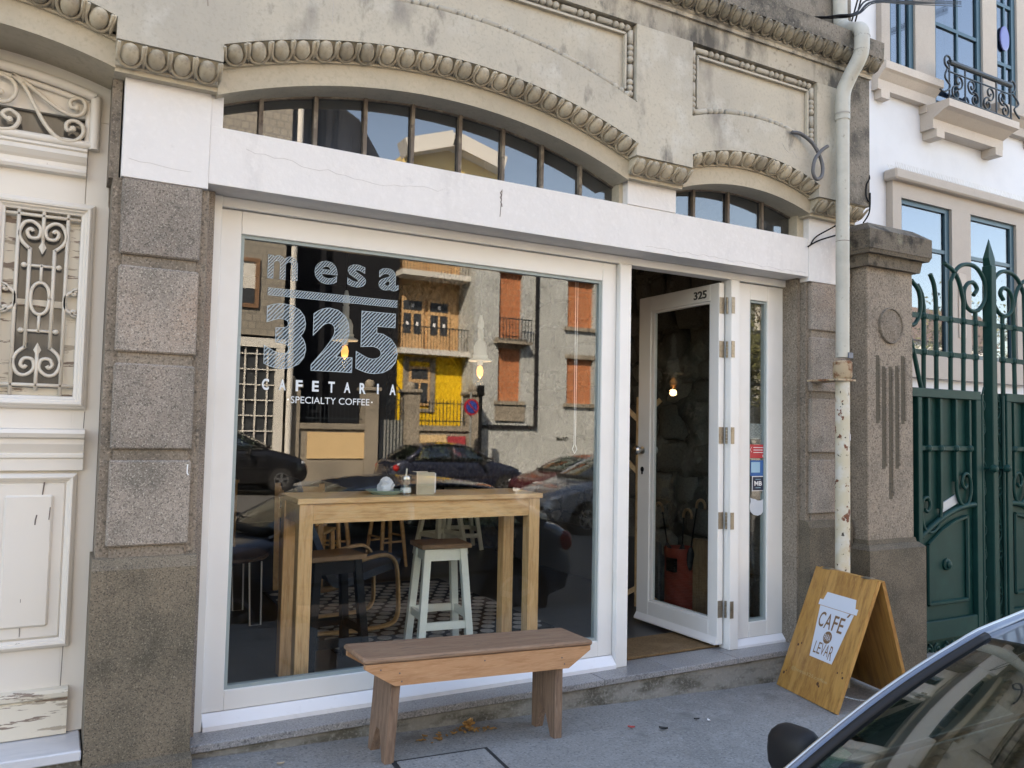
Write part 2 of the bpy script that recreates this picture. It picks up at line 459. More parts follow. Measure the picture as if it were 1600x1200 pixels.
m_hair = pm("hairline_crack", (0.50, 0.475, 0.465), 0.95)
m_crack = pm("dark_crack", (0.16, 0.13, 0.12), 0.95)
m_glass = glass_mat("window_glass", (0.97, 0.985, 0.98), 1.5, 1.55)
m_glass_f = glass_mat("old_fanlight_glass", (0.45, 0.47, 0.48), 1.5, 3.4, 0.004, 0.10)
m_glass_d = glass_mat("door_glass", (0.93, 0.96, 0.95), 1.5, 1.0)
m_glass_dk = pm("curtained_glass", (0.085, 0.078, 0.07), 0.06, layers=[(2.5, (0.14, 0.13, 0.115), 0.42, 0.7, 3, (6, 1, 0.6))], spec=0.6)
m_wood_t = pm("pine_table_wood", (0.78, 0.48, 0.23), 0.45, layers=[(7, (0.60, 0.33, 0.14), 0.45, 0.62, 5, (1.0, 9, 9)), (30, (0.76, 0.54, 0.30), 0.5, 0.75, 3, (0.6, 8, 8))], bump=(60, 0.08, 0.002, (1, 6, 6)))
m_wood_tv = pm("pine_leg_wood", (0.78, 0.48, 0.23), 0.45, layers=[(7, (0.60, 0.33, 0.14), 0.45, 0.62, 5, (9, 9, 0.7)), (30, (0.76, 0.54, 0.30), 0.5, 0.75, 3, (8, 8, 0.5))], bump=(60, 0.08, 0.002, (6, 6, 1)))
m_wood_b = pm("weathered_bench_top", (0.245, 0.14, 0.085), 0.7, layers=[(6, (0.30, 0.19, 0.12), 0.42, 0.65, 6, (1.0, 7, 7)), (18, (0.11, 0.075, 0.055), 0.56, 0.68, 6, (0.7, 10, 10))], bump=(60, 0.3, 0.003, (1, 7, 7)))
m_wood_ba = pm("bench_apron_wood", (0.50, 0.265, 0.135), 0.6, layers=[(6, (0.40, 0.195, 0.09), 0.45, 0.65, 6, (1.0, 8, 8)), (25, (0.56, 0.33, 0.18), 0.5, 0.7, 4, (0.6, 9, 9))], bump=(60, 0.2, 0.003, (1, 7, 7)))
m_wood_bl = pm("bench_leg_wood", (0.235, 0.145, 0.095), 0.75, layers=[(8, (0.14, 0.085, 0.058), 0.45, 0.62, 6, (6, 8, 0.6)), (28, (0.30, 0.20, 0.14), 0.52, 0.7, 4, (6, 8, 0.4))], bump=(70, 0.35, 0.003, (6, 6, 0.8)))
m_wood_s = pm("varnished_sign_wood", (0.47, 0.24, 0.06), 0.45, layers=[(5, (0.30, 0.135, 0.035), 0.42, 0.64, 5, (0.6, 7, 0.55)), (22, (0.48, 0.27, 0.085), 0.5, 0.7, 4, (0.6, 8, 0.5))], bump=(60, 0.08, 0.002))
m_knot = pm("wood_knot", (0.09, 0.035, 0.02), 0.6)
m_wood_l = pm("birch_wood", (0.60, 0.41, 0.22), 0.5, layers=[(9, (0.49, 0.31, 0.15), 0.45, 0.65, 4, (3, 3, 3))])
m_seat_dk = pm("dark_stool_seat", (0.24, 0.15, 0.085), 0.5, layers=[(8, (0.16, 0.10, 0.055), 0.45, 0.65, 4, (1, 6, 1))])
m_black = pm("black_stool_paint", (0.007, 0.008, 0.009), 0.6, spec=0.15)
m_mint = pm("pale_mint_paint", (0.85, 0.91, 0.86), 0.5, layers=[(12, (0.78, 0.84, 0.79), 0.5, 0.75, 4)])
m_pipe = pm("pale_pvc_pipe", (0.47, 0.46, 0.405), 0.5, layers=[(6, (0.38, 0.37, 0.325), 0.45, 0.7, 6), (22, (0.22, 0.20, 0.17), 0.62, 0.76, 7)])
m_pipe_r = pm("rusting_iron_pipe", (0.52, 0.47, 0.35), 0.7, layers=[(9, (0.56, 0.54, 0.48), 0.45, 0.6, 5), (16, (0.16, 0.055, 0.028), 0.605, 0.62, 5), (30, (0.05, 0.038, 0.03), 0.64, 0.655, 4), (5, (0.42, 0.29, 0.13), 0.62, 0.72, 5)], bump=(40, 0.3, 0.004))
m_rust = pm("rusty_collar", (0.42, 0.33, 0.22), 0.8, layers=[(14, (0.19, 0.075, 0.03), 0.5, 0.6, 6), (30, (0.07, 0.05, 0.04), 0.62, 0.7, 4)], bump=(40, 0.4, 0.004))
m_green = pm("dark_green_iron_paint", (0.003, 0.036, 0.032), 0.5, spec=0.22, layers=[(6, (0.005, 0.047, 0.041), 0.45, 0.7, 4), (35, (0.018, 0.036, 0.032), 0.68, 0.8, 6)], bump=(30, 0.08, 0.002))
m_white_h = pm("white_house_render", (0.68, 0.69, 0.71), 0.85, layers=[(2, (0.64, 0.65, 0.67), 0.45, 0.7, 4)], bump=(60, 0.1, 0.003))
m_pink = granite("pink_stone", (0.55, 0.485, 0.42), (0.45, 0.39, 0.335), (0.62, 0.56, 0.495), (0.51, 0.445, 0.385), sc=120, bump=0.15)
m_blue = pm("teal_window_paint", (0.025, 0.075, 0.105), 0.4)
m_mirror_glass = glass_mat("house_window_glass", (0.46, 0.54, 0.62), 1.5, 4.4)
m_iron = pm("dark_blue_iron", (0.018, 0.026, 0.034), 0.45)
m_cable = pm("black_cable", (0.010, 0.010, 0.011), 0.7, spec=0.2)
m_steel = pm("brushed_steel", (0.55, 0.55, 0.53), 0.3, metal=1.0)
m_brass = pm("tarnished_brass", (0.30, 0.265, 0.21), 0.4, metal=0.8, layers=[(40, (0.20, 0.17, 0.13), 0.5, 0.7, 4)])
m_white = pm("plain_white", (0.80, 0.80, 0.81), 0.6)
m_gasket = pm("grey_glazing_gasket", (0.30, 0.36, 0.36), 0.5)
m_chalk = pm("white_vinyl_print", (0.70, 0.75, 0.78), 0.7)
m_chalk_o = pm("chalk_outline", (0.40, 0.48, 0.52), 0.8)
# ------------------------------------------------------------------ ground
def gz(x):                      # the street falls gently to the right
    return -0.06 - 0.037 * x
ROADDROP = 0.22
def sheet(name, x0, x1, y0, y1, dz, mat, thick=0.25, nx=1):
    mb = MB()
    mb.grid(lambda u, v: (x0 + (x1 - x0) * u, y0 + (y1 - y0) * v, gz(x0 + (x1 - x0) * u) + dz), nx, 1, thick=(0, 0, -thick))
    return mb.build(name, mat, kind="structure")
m_ground = pm("ground_earth", (0.13, 0.125, 0.11), 0.95, layers=[(0.5, (0.09, 0.09, 0.075), 0.45, 0.7, 6)])
sheet("ground", -300, 300, -300, 300, -0.75, m_ground, 0.3)
road = sheet("road", -80, 120, -18.6, -2.15, -ROADDROP, m_road, 0.4)
pave = sheet("pavement", -40, 60, -2.0, 3.0, 0.0, m_pave, 0.5)
far_pave = sheet("far_pavement", -40, 60, -24.0, -18.8, -0.1, m_pave, 0.5)
m_kerb = granite("kerb_granite", (0.24, 0.235, 0.225), (0.11, 0.11, 0.105), (0.36, 0.35, 0.34), (0.19, 0.185, 0.175))
ORG[pave.name] = Vector()
kb = MB().box(-0.494, 0.494, -0.074, 0.074, -0.4, 0.002, 0.012)
kob = kb.build("kerb_stone", m_kerb, pave)
kob.matrix_local = Matrix.Translation((-7.5, -2.075, gz(-7.5)))
for i in range(1, 24):
    piece("kerb_stone", kob.data, pave, Matrix.Translation((-7.5 + i, -2.075, gz(-7.5 + i))))
kb2 = kob.data
for i in range(0, 34):
    piece("kerb_stone", kb2, far_pave, Matrix.Translation((-6 + i, -18.7, gz(-6 + i) - 0.1)))

# inspection cover let into the pavement
cov = thing("inspection_cover", "rectangular concrete inspection cover with dark metal rim in the pavement before the bench", "cover", (1.0, -0.8, gz(1.0)))
def pv(x, y, d):
    return (x, y, gz(x) + d)
mb = MB().add([pv(0.73, -0.492, 0.004), pv(1.19, -0.492, 0.004), pv(1.13, -1.2, 0.004), pv(0.67, -1.2, 0.004),
               pv(0.73, -0.492, -0.05), pv(1.19, -0.492, -0.05), pv(1.13, -1.2, -0.05), pv(0.67, -1.2, -0.05)],
              [(0, 1, 2, 3), (7, 6, 5, 4), (0, 4, 5, 1), (1, 5, 6, 2), (2, 6, 7, 3), (3, 7, 4, 0)])
mb.build("rim", pm("dark_rim_iron", (0.020, 0.020, 0.021), 0.8, layers=[(40, (0.04, 0.038, 0.036), 0.5, 0.7, 4)]), cov)
mb = MB().add([pv(0.750, -0.514, 0.008), pv(1.166, -0.514, 0.008), pv(1.108, -1.18, 0.008), pv(0.692, -1.18, 0.008),
               pv(0.750, -0.514, -0.04), pv(1.166, -0.514, -0.04), pv(1.108, -1.18, -0.04), pv(0.692, -1.18, -0.04)],
              [(0, 1, 2, 3), (7, 6, 5, 4), (0, 4, 5, 1), (1, 5, 6, 2), (2, 6, 7, 3), (3, 7, 4, 0)])
mb.build("concrete_infill", m_pave, cov)

# ------------------------------------------------------------------ the cafe building
cafe = thing("cafe_building", "old cafe building with weathered stucco arches, egg mouldings, granite piers and white shopfront", "building", (1.0, 0.5, 0))
def arc(cx, zc, r):
    return lambda x: zc + math.sqrt(max(r * r - (x - cx) ** 2, 0.0001))
def lin(a, b, n):
    return [a + (b - a) * i / n for i in range(n + 1)]
A_ring, A_low, A_top = arc(1.05, 0.06, 2.875), arc(1.05, 0.09, 2.965), arc(1.045, 0.09, 3.015)
R_ring, R_low, R_top = arc(3.055, 1.131, 1.70), arc(3.04, 1.355, 1.60), arc(3.04, 1.522, 1.485)
def mirror(f):
    return lambda x: f(2.10 - x)
L_ring, L_low, L_top = mirror(R_ring), mirror(R_low), mirror(R_top)
CAPZ = 2.83
YW = -0.33
flat = lambda z: (lambda x: z)
P1b = arc(1.045, 0.241, 3.079)
P2b = arc(3.05, 1.537, 1.684)
P0b = mirror(P2b)
# stucco wall above the mouldings, with sunk panels
w = MB()
for x0, x1, lo, hi, n in ((-1.50, -0.43, L_top, P0b, 18), (-0.43, -0.03, flat(CAPZ), flat(3.135), 1), (-0.03, 2.12, A_top, P1b, 30), (2.12, 2.52, flat(CAPZ + .005), flat(3.135), 1),
                          (2.52, 3.56, R_top, P2b, 18), (3.56, 4.03, flat(CAPZ + .005), flat(3.135), 1), (-9.0, -1.50, flat(CAPZ), flat(3.135), 1)):
    xs = lin(x0, x1, n)
    w.strip(xs, lo, hi, YW, 0.10)
for x0, x1 in ((-9.0, -1.46), (-0.43, -0.02), (2.114, 2.514), (3.544, 4.03)):
    w.box(x0, x1, YW, 0.10, 3.1352 if x1 < 4 else 3.1352, 3.565)
tb_ = MB(); tb_.box(-9.0, 4.03, YW, 0.10, 3.5655, 3.70); tb_.build("frieze", m_sootst, cafe)
w.build("wall", m_stucco, cafe)
pp = MB()
for x0, x1, f in ((-1.459, -0.431, P0b), (-0.019, 2.113, P1b), (2.515, 3.543, P2b)):
    pp.strip(lin(x0, x1, 24), lambda x, f=f: f(x) - 0.01, flat(3.57), YW + 0.045, 0.0)
pp.build("sunk_panel", m_stucco, cafe)
# plain arch rings with the sloping bed of the egg moulding
def ring(x0, x1, fr, fl, ft, n):
    mb = MB()
    xs = lin(x0, x1, n)
    mb.strip(xs, fr, fl, -0.24, 0.09)
    mb.strip(xs, lambda x: fl(x) - 0.022, lambda x: fl(x) + 0.0, -0.255, -0.20)
    k = len(xs) - 1
    mb.grid(lambda u, v: (x0 + (x1 - x0) * u, -0.255 + (YW + 0.255) * v, fl(x0 + (x1 - x0) * u) + (ft(x0 + (x1 - x0) * u) - fl(x0 + (x1 - x0) * u)) * v + 0.012), k, 1, thick=(0, 0.06, 0.03))
    return mb
ring(-0.035, 2.135, A_ring, A_low, A_top, 40).build("arch_ring", m_stucco_w, cafe, smooth=math.radians(30))
ring(2.525, 3.585, R_ring, R_low, R_top, 24).build("arch_ring", m_stucco_w, cafe, smooth=math.radians(30))
ring(-1.485, -0.425, L_ring, L_low, L_top, 24).build("arch_ring", m_stucco_w, cafe, smooth=math.radians(30))
# pier caps
for x0, x1 in ((-0.428, -0.034), (2.134, 2.526), (3.585, 4.02), (-1.86, -1.487)):
    mb = MB()
    mb.prism([(-0.20, 2.735), (-0.235, 2.735), (-0.235, 2.752), (-0.25, 2.756), (-0.25, 2.772), (YW + 0.012, CAPZ + 0.003), (0.05, CAPZ + 0.003), (0.05, 2.735)], 'x', x0, x1)
    mb.build("pier_cap", m_stucco_w, cafe)
# egg mouldings: every egg with its shell is a piece
def egg_mesh(pitch, h, mat, nm):
    mb = MB()
    a, b = pitch * 0.34, h * 0.50
    mb.ball((0, -0.004, 0.0), a, b * 0.98, 0.030, 12, 8)
    U = []
    for i in range(13):
        t = math.radians(-172 - (-172 + 8) * 0 + (172 - 8) * i / 12 * 1.0)
        t = math.radians(188 + (352 - 188) * i / 12)
        U.append((pitch * 0.43 * math.cos(t), (b * 1.02) * (math.sin(t) * 1.06) if math.sin(t) < 0 else 0, 0.010))
    U = [(-pitch * 0.42, b * 0.95, 0.014)] + U + [(pitch * 0.42, b * 0.95, 0.014)]
    mb.tube(U, 0.0072, 6)
    mb.tube([(pitch * 0.5, b * 1.0, 0.010), (pitch * 0.5, -b * 0.55, 0.012), (pitch * 0.5, -b * 1.12, 0.004)], [0.0055, 0.007, 0.002], 6)
    me = bpy.data.meshes.new(nm); me.from_pydata(mb.v, [], mb.f)
    for p in me.polygons: p.use_smooth = True
    me.materials.append(mat)
    return me
EGG_H = 0.098
egg_me = egg_mesh(0.105, EGG_H, m_egg, "egg")
egg_co = egg_mesh(0.086, EGG_H, m_cornice_egg, "cornice_egg")
rg = random.Random(21)
def eggs_along(fl, ft, x0, x1, n, yl, yt, me, nm="egg", skip=()):
    # even arc length along the mid curve
    xs = lin(x0, x1, 400); mid = lambda x: (fl(x) + ft(x)) / 2
    acc = [0.0]
    for i in range(400): acc.append(acc[-1] + math.hypot(xs[i + 1] - xs[i], mid(xs[i + 1]) - mid(xs[i])))
    for k in range(n):
        s = acc[-1] * (k + 0.5) / n
        i = max(j for j in range(401) if acc[j] <= s); x = xs[min(i, 399)]
        e = 0.01
        t = Vector((2 * e, 0, mid(x + e) - mid(x - e))).normalized()
        nrm = Vector((-t.z, 0, t.x))
        zc = mid(x)
        slope = (Vector((0, yt - yl, 0)) + nrm * (ft(x) - fl(x))).normalized()
        nz_ = t.cross(slope).normalized()
        if nz_.y > 0: nz_ = -nz_
        p = Vector((x, (yl + yt) / 2, zc)) + nz_ * 0.004
        ex = slope.cross(nz_)
        q_ = 1 + rg.uniform(-0.05, 0.05)
        piece(nm, me, cafe, frame_M(p, ex, slope, nz_) @ Matrix.Rotation(rg.uniform(-0.05, 0.05), 4, 'Z') @ Matrix.Diagonal((1.0, q_, rg.uniform(0.85, 1.1), 1.0)))
eggs_along(A_low, A_top, -0.025, 2.115, 22, -0.255, YW, egg_me)
eggs_along(R_low, R_top, 2.53, 3.555, 10, -0.255, YW, egg_me)
eggs_along(L_low, L_top, -1.48, -0.44, 10, -0.255, YW, egg_me)
for x0, x1, n in ((-0.425, -0.04, 4), (2.12, 2.51, 4), (3.575, 4.03, 4)):
    eggs_along(flat(2.768), flat(CAPZ), x0, x1, n, -0.25, YW, egg_me)
# bead and reel mouldings in the panels
bead_me = MB().ball((0, 0, 0), 0.0205, n=10, m=7)
bm_ = bpy.data.meshes.new("bead"); bm_.from_pydata(bead_me.v, [], bead_me.f); bm_.materials.append(m_bead)
for p in bm_.polygons: p.use_smooth = True
reel = MB()
reel.tube([(-0.052, 0, 0), (-0.046, 0, 0), (0.046, 0, 0), (0.052, 0, 0)], [0.008, 0.0175, 0.0175, 0.008], 10)
rm_ = bpy.data.meshes.new("reel"); rm_.from_pydata(reel.v, [], reel.f); rm_.materials.append(m_bead)
for p in rm_.polygons: p.use_smooth = True
def beads(pts):
    P = [v3(p) for p in pts]; acc = [0.0]
    for i in range(len(P) - 1): acc.append(acc[-1] + (P[i + 1] - P[i]).length)
    Lt = acc[-1]; unit = 0.235
    n = max(1, round(Lt / unit)); un = Lt / n
    def at(s):
        s = min(max(s, 0), Lt - 1e-6)
        i = max(j for j in range(len(acc)) if acc[j] <= s); i = min(i, len(P) - 2)
        t = (s - acc[i]) / max(acc[i + 1] - acc[i], 1e-9)
        d = (P[i + 1] - P[i]).normalized()
        return P[i].lerp(P[i + 1], t), d
    def put(nm, me, s, sx=1.0):
        p, d = at(s); ez = Vector((0, -1, 0)); ey = ez.cross(d)
        piece(nm, me, cafe, frame_M(p, d * sx, ey, ez))
    for k in range(n):
        s0 = k * un
        put("reel", rm_, s0 + un * 0.25, (un * 0.42) / 0.104)
        for j in range(3): put("bead", bm_, s0 + un * (0.56 + 0.17 * j))
yb = YW + 0.032
for x0, x1, f in ((-1.435, -0.455, P0b), (0.005, 2.090, P1b), (2.538, 3.520, P2b)):
    zt = 3.541
    beads([(x0, yb, zt), (x1, yb, zt)])
    beads([(x1, yb, zt), (x1, yb, f(x1) + 0.02)])
    beads([(x0, yb, zt), (x0, yb, f(x0) + 0.02)])
    beads([(x, yb, f(x) + 0.024) for x in lin(x0, x1, 30)])
    fr = MB()
    fr.beam((x0 + 0.035, yb, zt - 0.035), (x1 - 0.035, yb, zt - 0.035), 0.02, 0.012)
    fr.beam((x1 - 0.035, yb, zt - 0.035), (x1 - 0.035, yb, f(x1) + 0.06), 0.02, 0.012, (1, 0, 0))
    fr.beam((x0 + 0.035, yb, zt - 0.035), (x0 + 0.035, yb, f(x0) + 0.06), 0.02, 0.012, (1, 0, 0))
    fr.build("panel_fillet", m_stucco, cafe)
# cornice
mb = MB()
mb.prism([(YW + 0.01, 3.69), (-0.348, 3.69), (-0.348, 3.712), (-0.36, 3.72), (-0.36, 3.742), (-0.415, 3.80), (0.05, 3.80), (0.05, 3.69)], 'x', -9.0, 4.045)
mb.build("cornice_bed", m_sootst, cafe)
mb = MB()
mb.prism([(-0.425, 3.80), (-0.43, 3.91), (-0.14, 3.965), (0.05, 3.965), (0.05, 3.801)], 'x', -9.0, 4.065)
mb.build("cornice_slab", m_cornice, cafe)
eggs_along(flat(3.742), flat(3.80), 0.55, 4.05, 40, -0.365, -0.42, egg_co, "cornice_egg")
mb = MB()
mb.box(-9.0, 4.02, -0.12, 0.4, 3.966, 10.5)
mb.box(-9.0, 4.02, 0.4, 9.0, 3.40, 10.5)
mb.build("upper_storey", m_stucco, cafe)
mb = MB()
for x0, x1 in ((2.75, 2.83), (2.93, 3.02), (3.32, 4.03)):
    mb.box(x0, x1, -0.16 if x1 < 3.1 else -0.20, -0.121, 3.966, 7.0)
mb.build("pilaster", m_cornice, cafe)
mb = MB(); mb.box(3.80, 4.036, -0.336, 0.6, 2.838, 3.688)
mb.build("side_strip", m_cornice, cafe)

# white painted lintel and pier heads
mb = MB(); mb.box(-0.0502, 3.6245, -0.190, 0.10, 2.352, 2.602, 0.0015)
mb.build("lintel", m_header, cafe)
mb = MB(); mb.box(-0.385, -0.0505, -0.194, 0.10, 2.325, 2.748, 0.002)
mb.box(-0.0502, 0.0, -0.187, 0.10, 2.6022, 2.76)
mb.build("pier_head", m_header, cafe)
mb = MB(); mb.box(2.165, 2.515, -0.195, 0.10, 2.6025, 2.748, 0.002)
mb.build("pier_head", m_header, cafe)
mb = MB(); mb.box(2.138, 2.164, -0.15, 0.10, 2.603, 2.76)
mb.build("rough_jamb", m_stucco_w, cafe)
mb = MB(); mb.box(3.625, 4.02, -0.195, 0.10, 2.325, 2.748, 0.002)
mb.build("pier_head", m_header, cafe)
mb = MB(); mb.box(3.565, 3.624, -0.15, 0.10, 2.603, 2.77)
mb.build("rough_jamb", m_stucco_w, cafe)
# hairline cracks and chips in the limewash
def crack(pts, wd, y):
    mb = MB()
    mb.tube([(a, y, b) for a, b in pts], wd, 4)
    mb.build("crack", m_hair if wd < 0.0015 else m_crack, cafe)
rs = random.Random(3)
def wander(x0, z0, x1, z1, n, amp):
    return [(x0 + (x1 - x0) * i / n, z0 + (z1 - z0) * i / n + rs.uniform(-amp, amp)) for i in range(n + 1)]
crack(wander(2.30, 2.385, 3.60, 2.372, 30, 0.008), 0.0009, -0.1905)
crack(wander(0.10, 2.52, 0.75, 2.47, 16, 0.010), 0.0008, -0.1905)
crack(wander(0.75, 2.47, 1.05, 2.50, 8, 0.012), 0.0007, -0.1905)
crack(wander(1.37, 2.55, 1.36, 2.41, 9, 0.006), 0.0016, -0.1905)
crack(wander(-0.36, 2.40, -0.12, 2.385, 6, 0.003), 0.0008, -0.1945)
crack([(1.365 + rs.uniform(-.006, .006), 2.55 - 0.012 * i) for i in range(8)], 0.003, -0.1900)
crack(wander(3.2, 3.10, 3.45, 3.05, 8, 0.02), 0.001, YW - 0.0005)
crack([(0.42, 3.11), (0.425, 3.2), (0.40, 3.3), (0.41, 3.42)], 0.001, YW - 0.0005)
crack([(-0.06, 3.55), (-0.09, 3.40), (-0.07, 3.27), (-0.11, 3.18), (-0.10, 3.05)], 0.0015, YW - 0.0005)

# fanlights
def fan(x0, x1, fr, bars, sub):
    xs = [x0] + bars + [x1]
    rail = MB()
    rail.strip(lin(x0, x1, 24), lambda x: fr(x) - 0.008, lambda x: fr(x) + 0.02, -0.095, -0.068)
    root = rail.build("fanlight", m_frame_old, cafe)
    for b in bars:
        MB().box(b - 0.009, b + 0.009, -0.105, -0.06, 2.6025, fr(b) - 0.0005).build("glazing_bar", m_frame_old, root)
    for a, b in zip(xs[:-1], xs[1:]):
        mb = MB()
        mb.strip(lin(a + (0.0095 if a != x0 else 0), b - (0.0095 if b != x1 else 0), 6), flat(2.6025), lambda x: fr(x) - 0.0085, -0.083, -0.077)
        mb.build("pane", m_glass_f, root)
m_frame_old = pm("rusted_glazing_bar", (0.155, 0.125, 0.10), 0.85, layers=[(18, (0.28, 0.24, 0.19), 0.5, 0.65, 5, (1, 1, 0.5)), (30, (0.07, 0.05, 0.04), 0.55, 0.7, 5)])
fan(-0.01, 2.14, A_ring, [0.176, 0.424, 0.664, 0.908, 1.168, 1.419, 1.659, 1.909], cafe)
fan(2.52, 3.60, R_ring, [2.732, 3.013, 3.305], cafe)

# granite piers
def pier(x0, x1, bx0, bx1, base_front, right=False):
    core = MB(); core.box(x0, x1, -0.165, 0.10, 0.70, 2.3245)
    core.box(x0 - 0.016, x0 + 0.020, -0.150, 0.099, 2.3246, 2.76) if x0 < 0 else None
    p = core.build("pier", m_granite_p, cafe)
    for a, b in ((0.832, 1.176), (1.221, 1.568), (1.614, 1.966), (2.012, 2.3245)):
        mb = MB(); mb.box(bx0, bx1, -0.194, -0.12, a, b, 0.007)
        mb.build("granite_block", m_granite, p)
        mb = MB(); mb.box(bx0 + 0.012, bx1 - 0.012, -0.178, -0.12, a - 0.046, a - 0.0005)
        mb.build("joint_band", m_granite_p, p)
    mb = MB()
    mb.prism([(base_front, -0.9), (base_front, 0.745), (-0.19, 0.785), (-0.172, 0.79), (0.10, 0.79), (0.10, -0.9)], 'x', x0 - 0.012, x1 + 0.004)
    mb.build("plinth", m_granite_d, p)
pier(-0.412, -0.040, -0.378, -0.072, -0.22)
pier(3.628, 4.02, 3.655, 3.985, -0.21)
mb = MB(); mb.prism([(-0.21, 0.0), (-0.26, -0.02), (-0.30, -0.12), (-0.3, -0.4), (0.0, -0.4), (0.0, 0.0)], 'x', -0.43, -0.032)
mb.build("rough_footing", m_granite_d, cafe)
MB().tube([(-0.086, -0.1945, 1.160), (-0.087, -0.1948, 1.125), (-0.082, -0.1945, 1.115)], 0.0028, 5).build("chalk_mark", m_white, cafe)
# reveal of the right pier beside the sidelight
mb = MB(); mb.box(3.60, 3.6275, -0.12, 0.06, 0.0, 2.3515)
mb.build("reveal", m_granite_p, cafe)
mb = MB(); mb.box(-0.0385, -0.001, -0.075, 0.10, -0.3, 2.3515, 0.002)
mb.build("jamb_stone", m_granite, cafe)

# granite threshold slabs on a cement step
for a, b in ((-0.03, 2.06), (2.063, 2.528), (2.531, 3.03), (3.033, 3.66)):
    mb = MB(); mb.box(a, b, -0.185, 0.06, -0.032, 0.0, 0.003)
    mb.build("threshold_slab", m_slab, cafe)
mb = MB()
mb.grid(lambda u, v: (-0.035 + 3.70 * u, -0.165 - 0.03 * (1 - v) - 0.006 * math.sin(37 * u + 5 * v), -0.45 + (0.45 - 0.033) * v), 40, 3, thick=(0, 0.2, 0))
mb.build("cement_step", m_cement, cafe)

# ------------------------------------------------------------------ shopfront joinery
jf = MB()
jf.box(0.0, 0.037, -0.035, 0.06, 0.0, 2.3505, 0.003)
jf.box(0.0375, 3.6125, -0.025, 0.06, 2.305, 2.3505, 0.003)
jf.box(2.243, 2.324, -0.035, 0.06, 0.0, 2.3045, 0.004)
jf.box(3.108, 3.180, -0.035, 0.06, 0.0, 2.3045, 0.004)
jf.box(3.613, 3.66, -0.035, 0.06, 0.0, 2.3505, 0.003)
shop = jf.build("shopfront_frame", m_frame, cafe)
def sash(x0, x1, z0, z1, px0, px1, pz0, pz1, glass, nm):
    mb = MB()
    mb.box(x0, px0, 0.0, 0.055, z0, z1, 0.003)
    mb.box(px1, x1, 0.0, 0.055, z0, z1, 0.003)
    mb.box(px0 + 0.0003, px1 - 0.0003, 0.0, 0.055, pz1, z1, 0.003)
    mb.box(px0 + 0.0003, px1 - 0.0003, 0.0, 0.055, z0, pz0, 0.003)
    r = mb.build(nm, m_frame, cafe)
    g = 0.016
    mb = MB()
    mb.box(px0, px0 + g, 0.012, 0.045, pz0, pz1); mb.box(px1 - g, px1, 0.012, 0.045, pz0, pz1)
    mb.box(px0 + g, px1 - g, 0.012, 0.045, pz1 - g, pz1); mb.box(px0 + g, px1 - g, 0.012, 0.045, pz0, pz0 + g)
    mb.build("gasket", m_gasket, r)
    MB().box(px0 + 0.002, px1 - 0.002, 0.024, 0.030, pz0 + 0.002, pz1 - 0.002).build("pane", glass, r)
    return r
win = sash(0.0395, 2.2405, 0.066, 2.302, 0.130, 2.143, 0.153, 2.196, m_glass, "shop_window")
side = sash(3.1815, 3.6115, 0.05, 2.300, 3.305, 3.463, 0.144, 2.198, m_glass, "sidelight")
mb = MB()
mb.prism([(-0.045, 0.0), (-0.045, 0.02), (0.0, 0.064), (0.055, 0.064), (0.055, 0.0)], 'x', 0.0395, 2.2405)
mb.build("drip_rail", m_drip, cafe)
mb = MB()
mb.prism([(-0.03, 0.0), (-0.03, 0.015), (0.0, 0.049), (0.055, 0.049), (0.055, 0.0)], 'x', 3.1815, 3.6115)
mb.build("drip_rail", m_drip, cafe)
# lettering on the big pane
m_hatch = hatch_mat("chalk_hatching", (0.36, 0.44, 0.485), 32, math.radians(-40), 0.60, 0.10)
m_hatch_b = hatch_mat("chalk_hatching_wide", (0.36, 0.44, 0.49), 24, math.radians(-42), 0.60, 0.08)
FR = FACE_FRONT(0.0232)
def letters(txt, x0, x1, z0, z1, mat, off, outl, parent=win, **kw):
    text_fit(txt, x0, x1, z0, z1, FR, offset=off, **kw).build("lettering", mat, parent, recalc=False)
    if outl:
        mb = text_mb(txt, 1.0, offset=off, **kw)
        X = [p[0] for p in mb.v]; Y_ = [p[1] for p in mb.v]
        ax = (x1 - x0) / (max(X) - min(X)); ay = (z1 - z0) / (max(Y_) - min(Y_)); mx, my = min(X), min(Y_)
        ob = text_mb(txt, 1.0, offset=off, outline=outl / ((ax + ay) / 2), **kw)
        ob.v = [(x0 + (p[0] - mx) * ax, z0 + (p[1] - my) * ay, p[2] * 0.2) for p in ob.v]
        ob.xform(FR).build("letter_outline", m_chalk_o, parent, recalc=False)
for ch, a, b in (("m", 0.258, 0.395), ("e", 0.478, 0.588), ("s", 0.640, 0.732), ("a", 0.800, 0.903)):
    letters(ch, a, b, 2.012, 2.122, m_hatch, 0.018, 0.0012)
for ch, a, b in (("3", 0.255, 0.447), ("2", 0.475, 0.675), ("5", 0.695, 0.908)):
    letters(ch, a, b, 1.592, 1.897, m_hatch_b, 0.045, 0.0016)
bar = MB().box(0.262, 0.900, 0.0225, 0.0235, 1.932, 1.965)
bar.build("lettering", m_hatch, win)
ob = MB().tube([(0.262, 0.0225, 1.932), (0.90, 0.0225, 1.930), (0.902, 0.0225, 1.964), (0.262, 0.0225, 1.966), (0.262, 0.0225, 1.932)], 0.0012, 4)
ob.build("letter_outline", m_chalk_o, win)
word = "CAFETARIA"
for i, ch in enumerate(word):
    x = 0.250 + i * (0.905 - 0.250 - 0.032) / 8
    wd = 0.032 if ch != "I" else 0.009
    letters(ch, x + (0.032 - wd) / 2, x + (0.032 + wd) / 2, 1.490 + 0.002 * (i % 2), 1.543, m_chalk, 0.03, 0)
letters("SPECIALTY COFFEE", 0.385, 0.770, 1.434, 1.466, m_chalk, 0.0, 0)
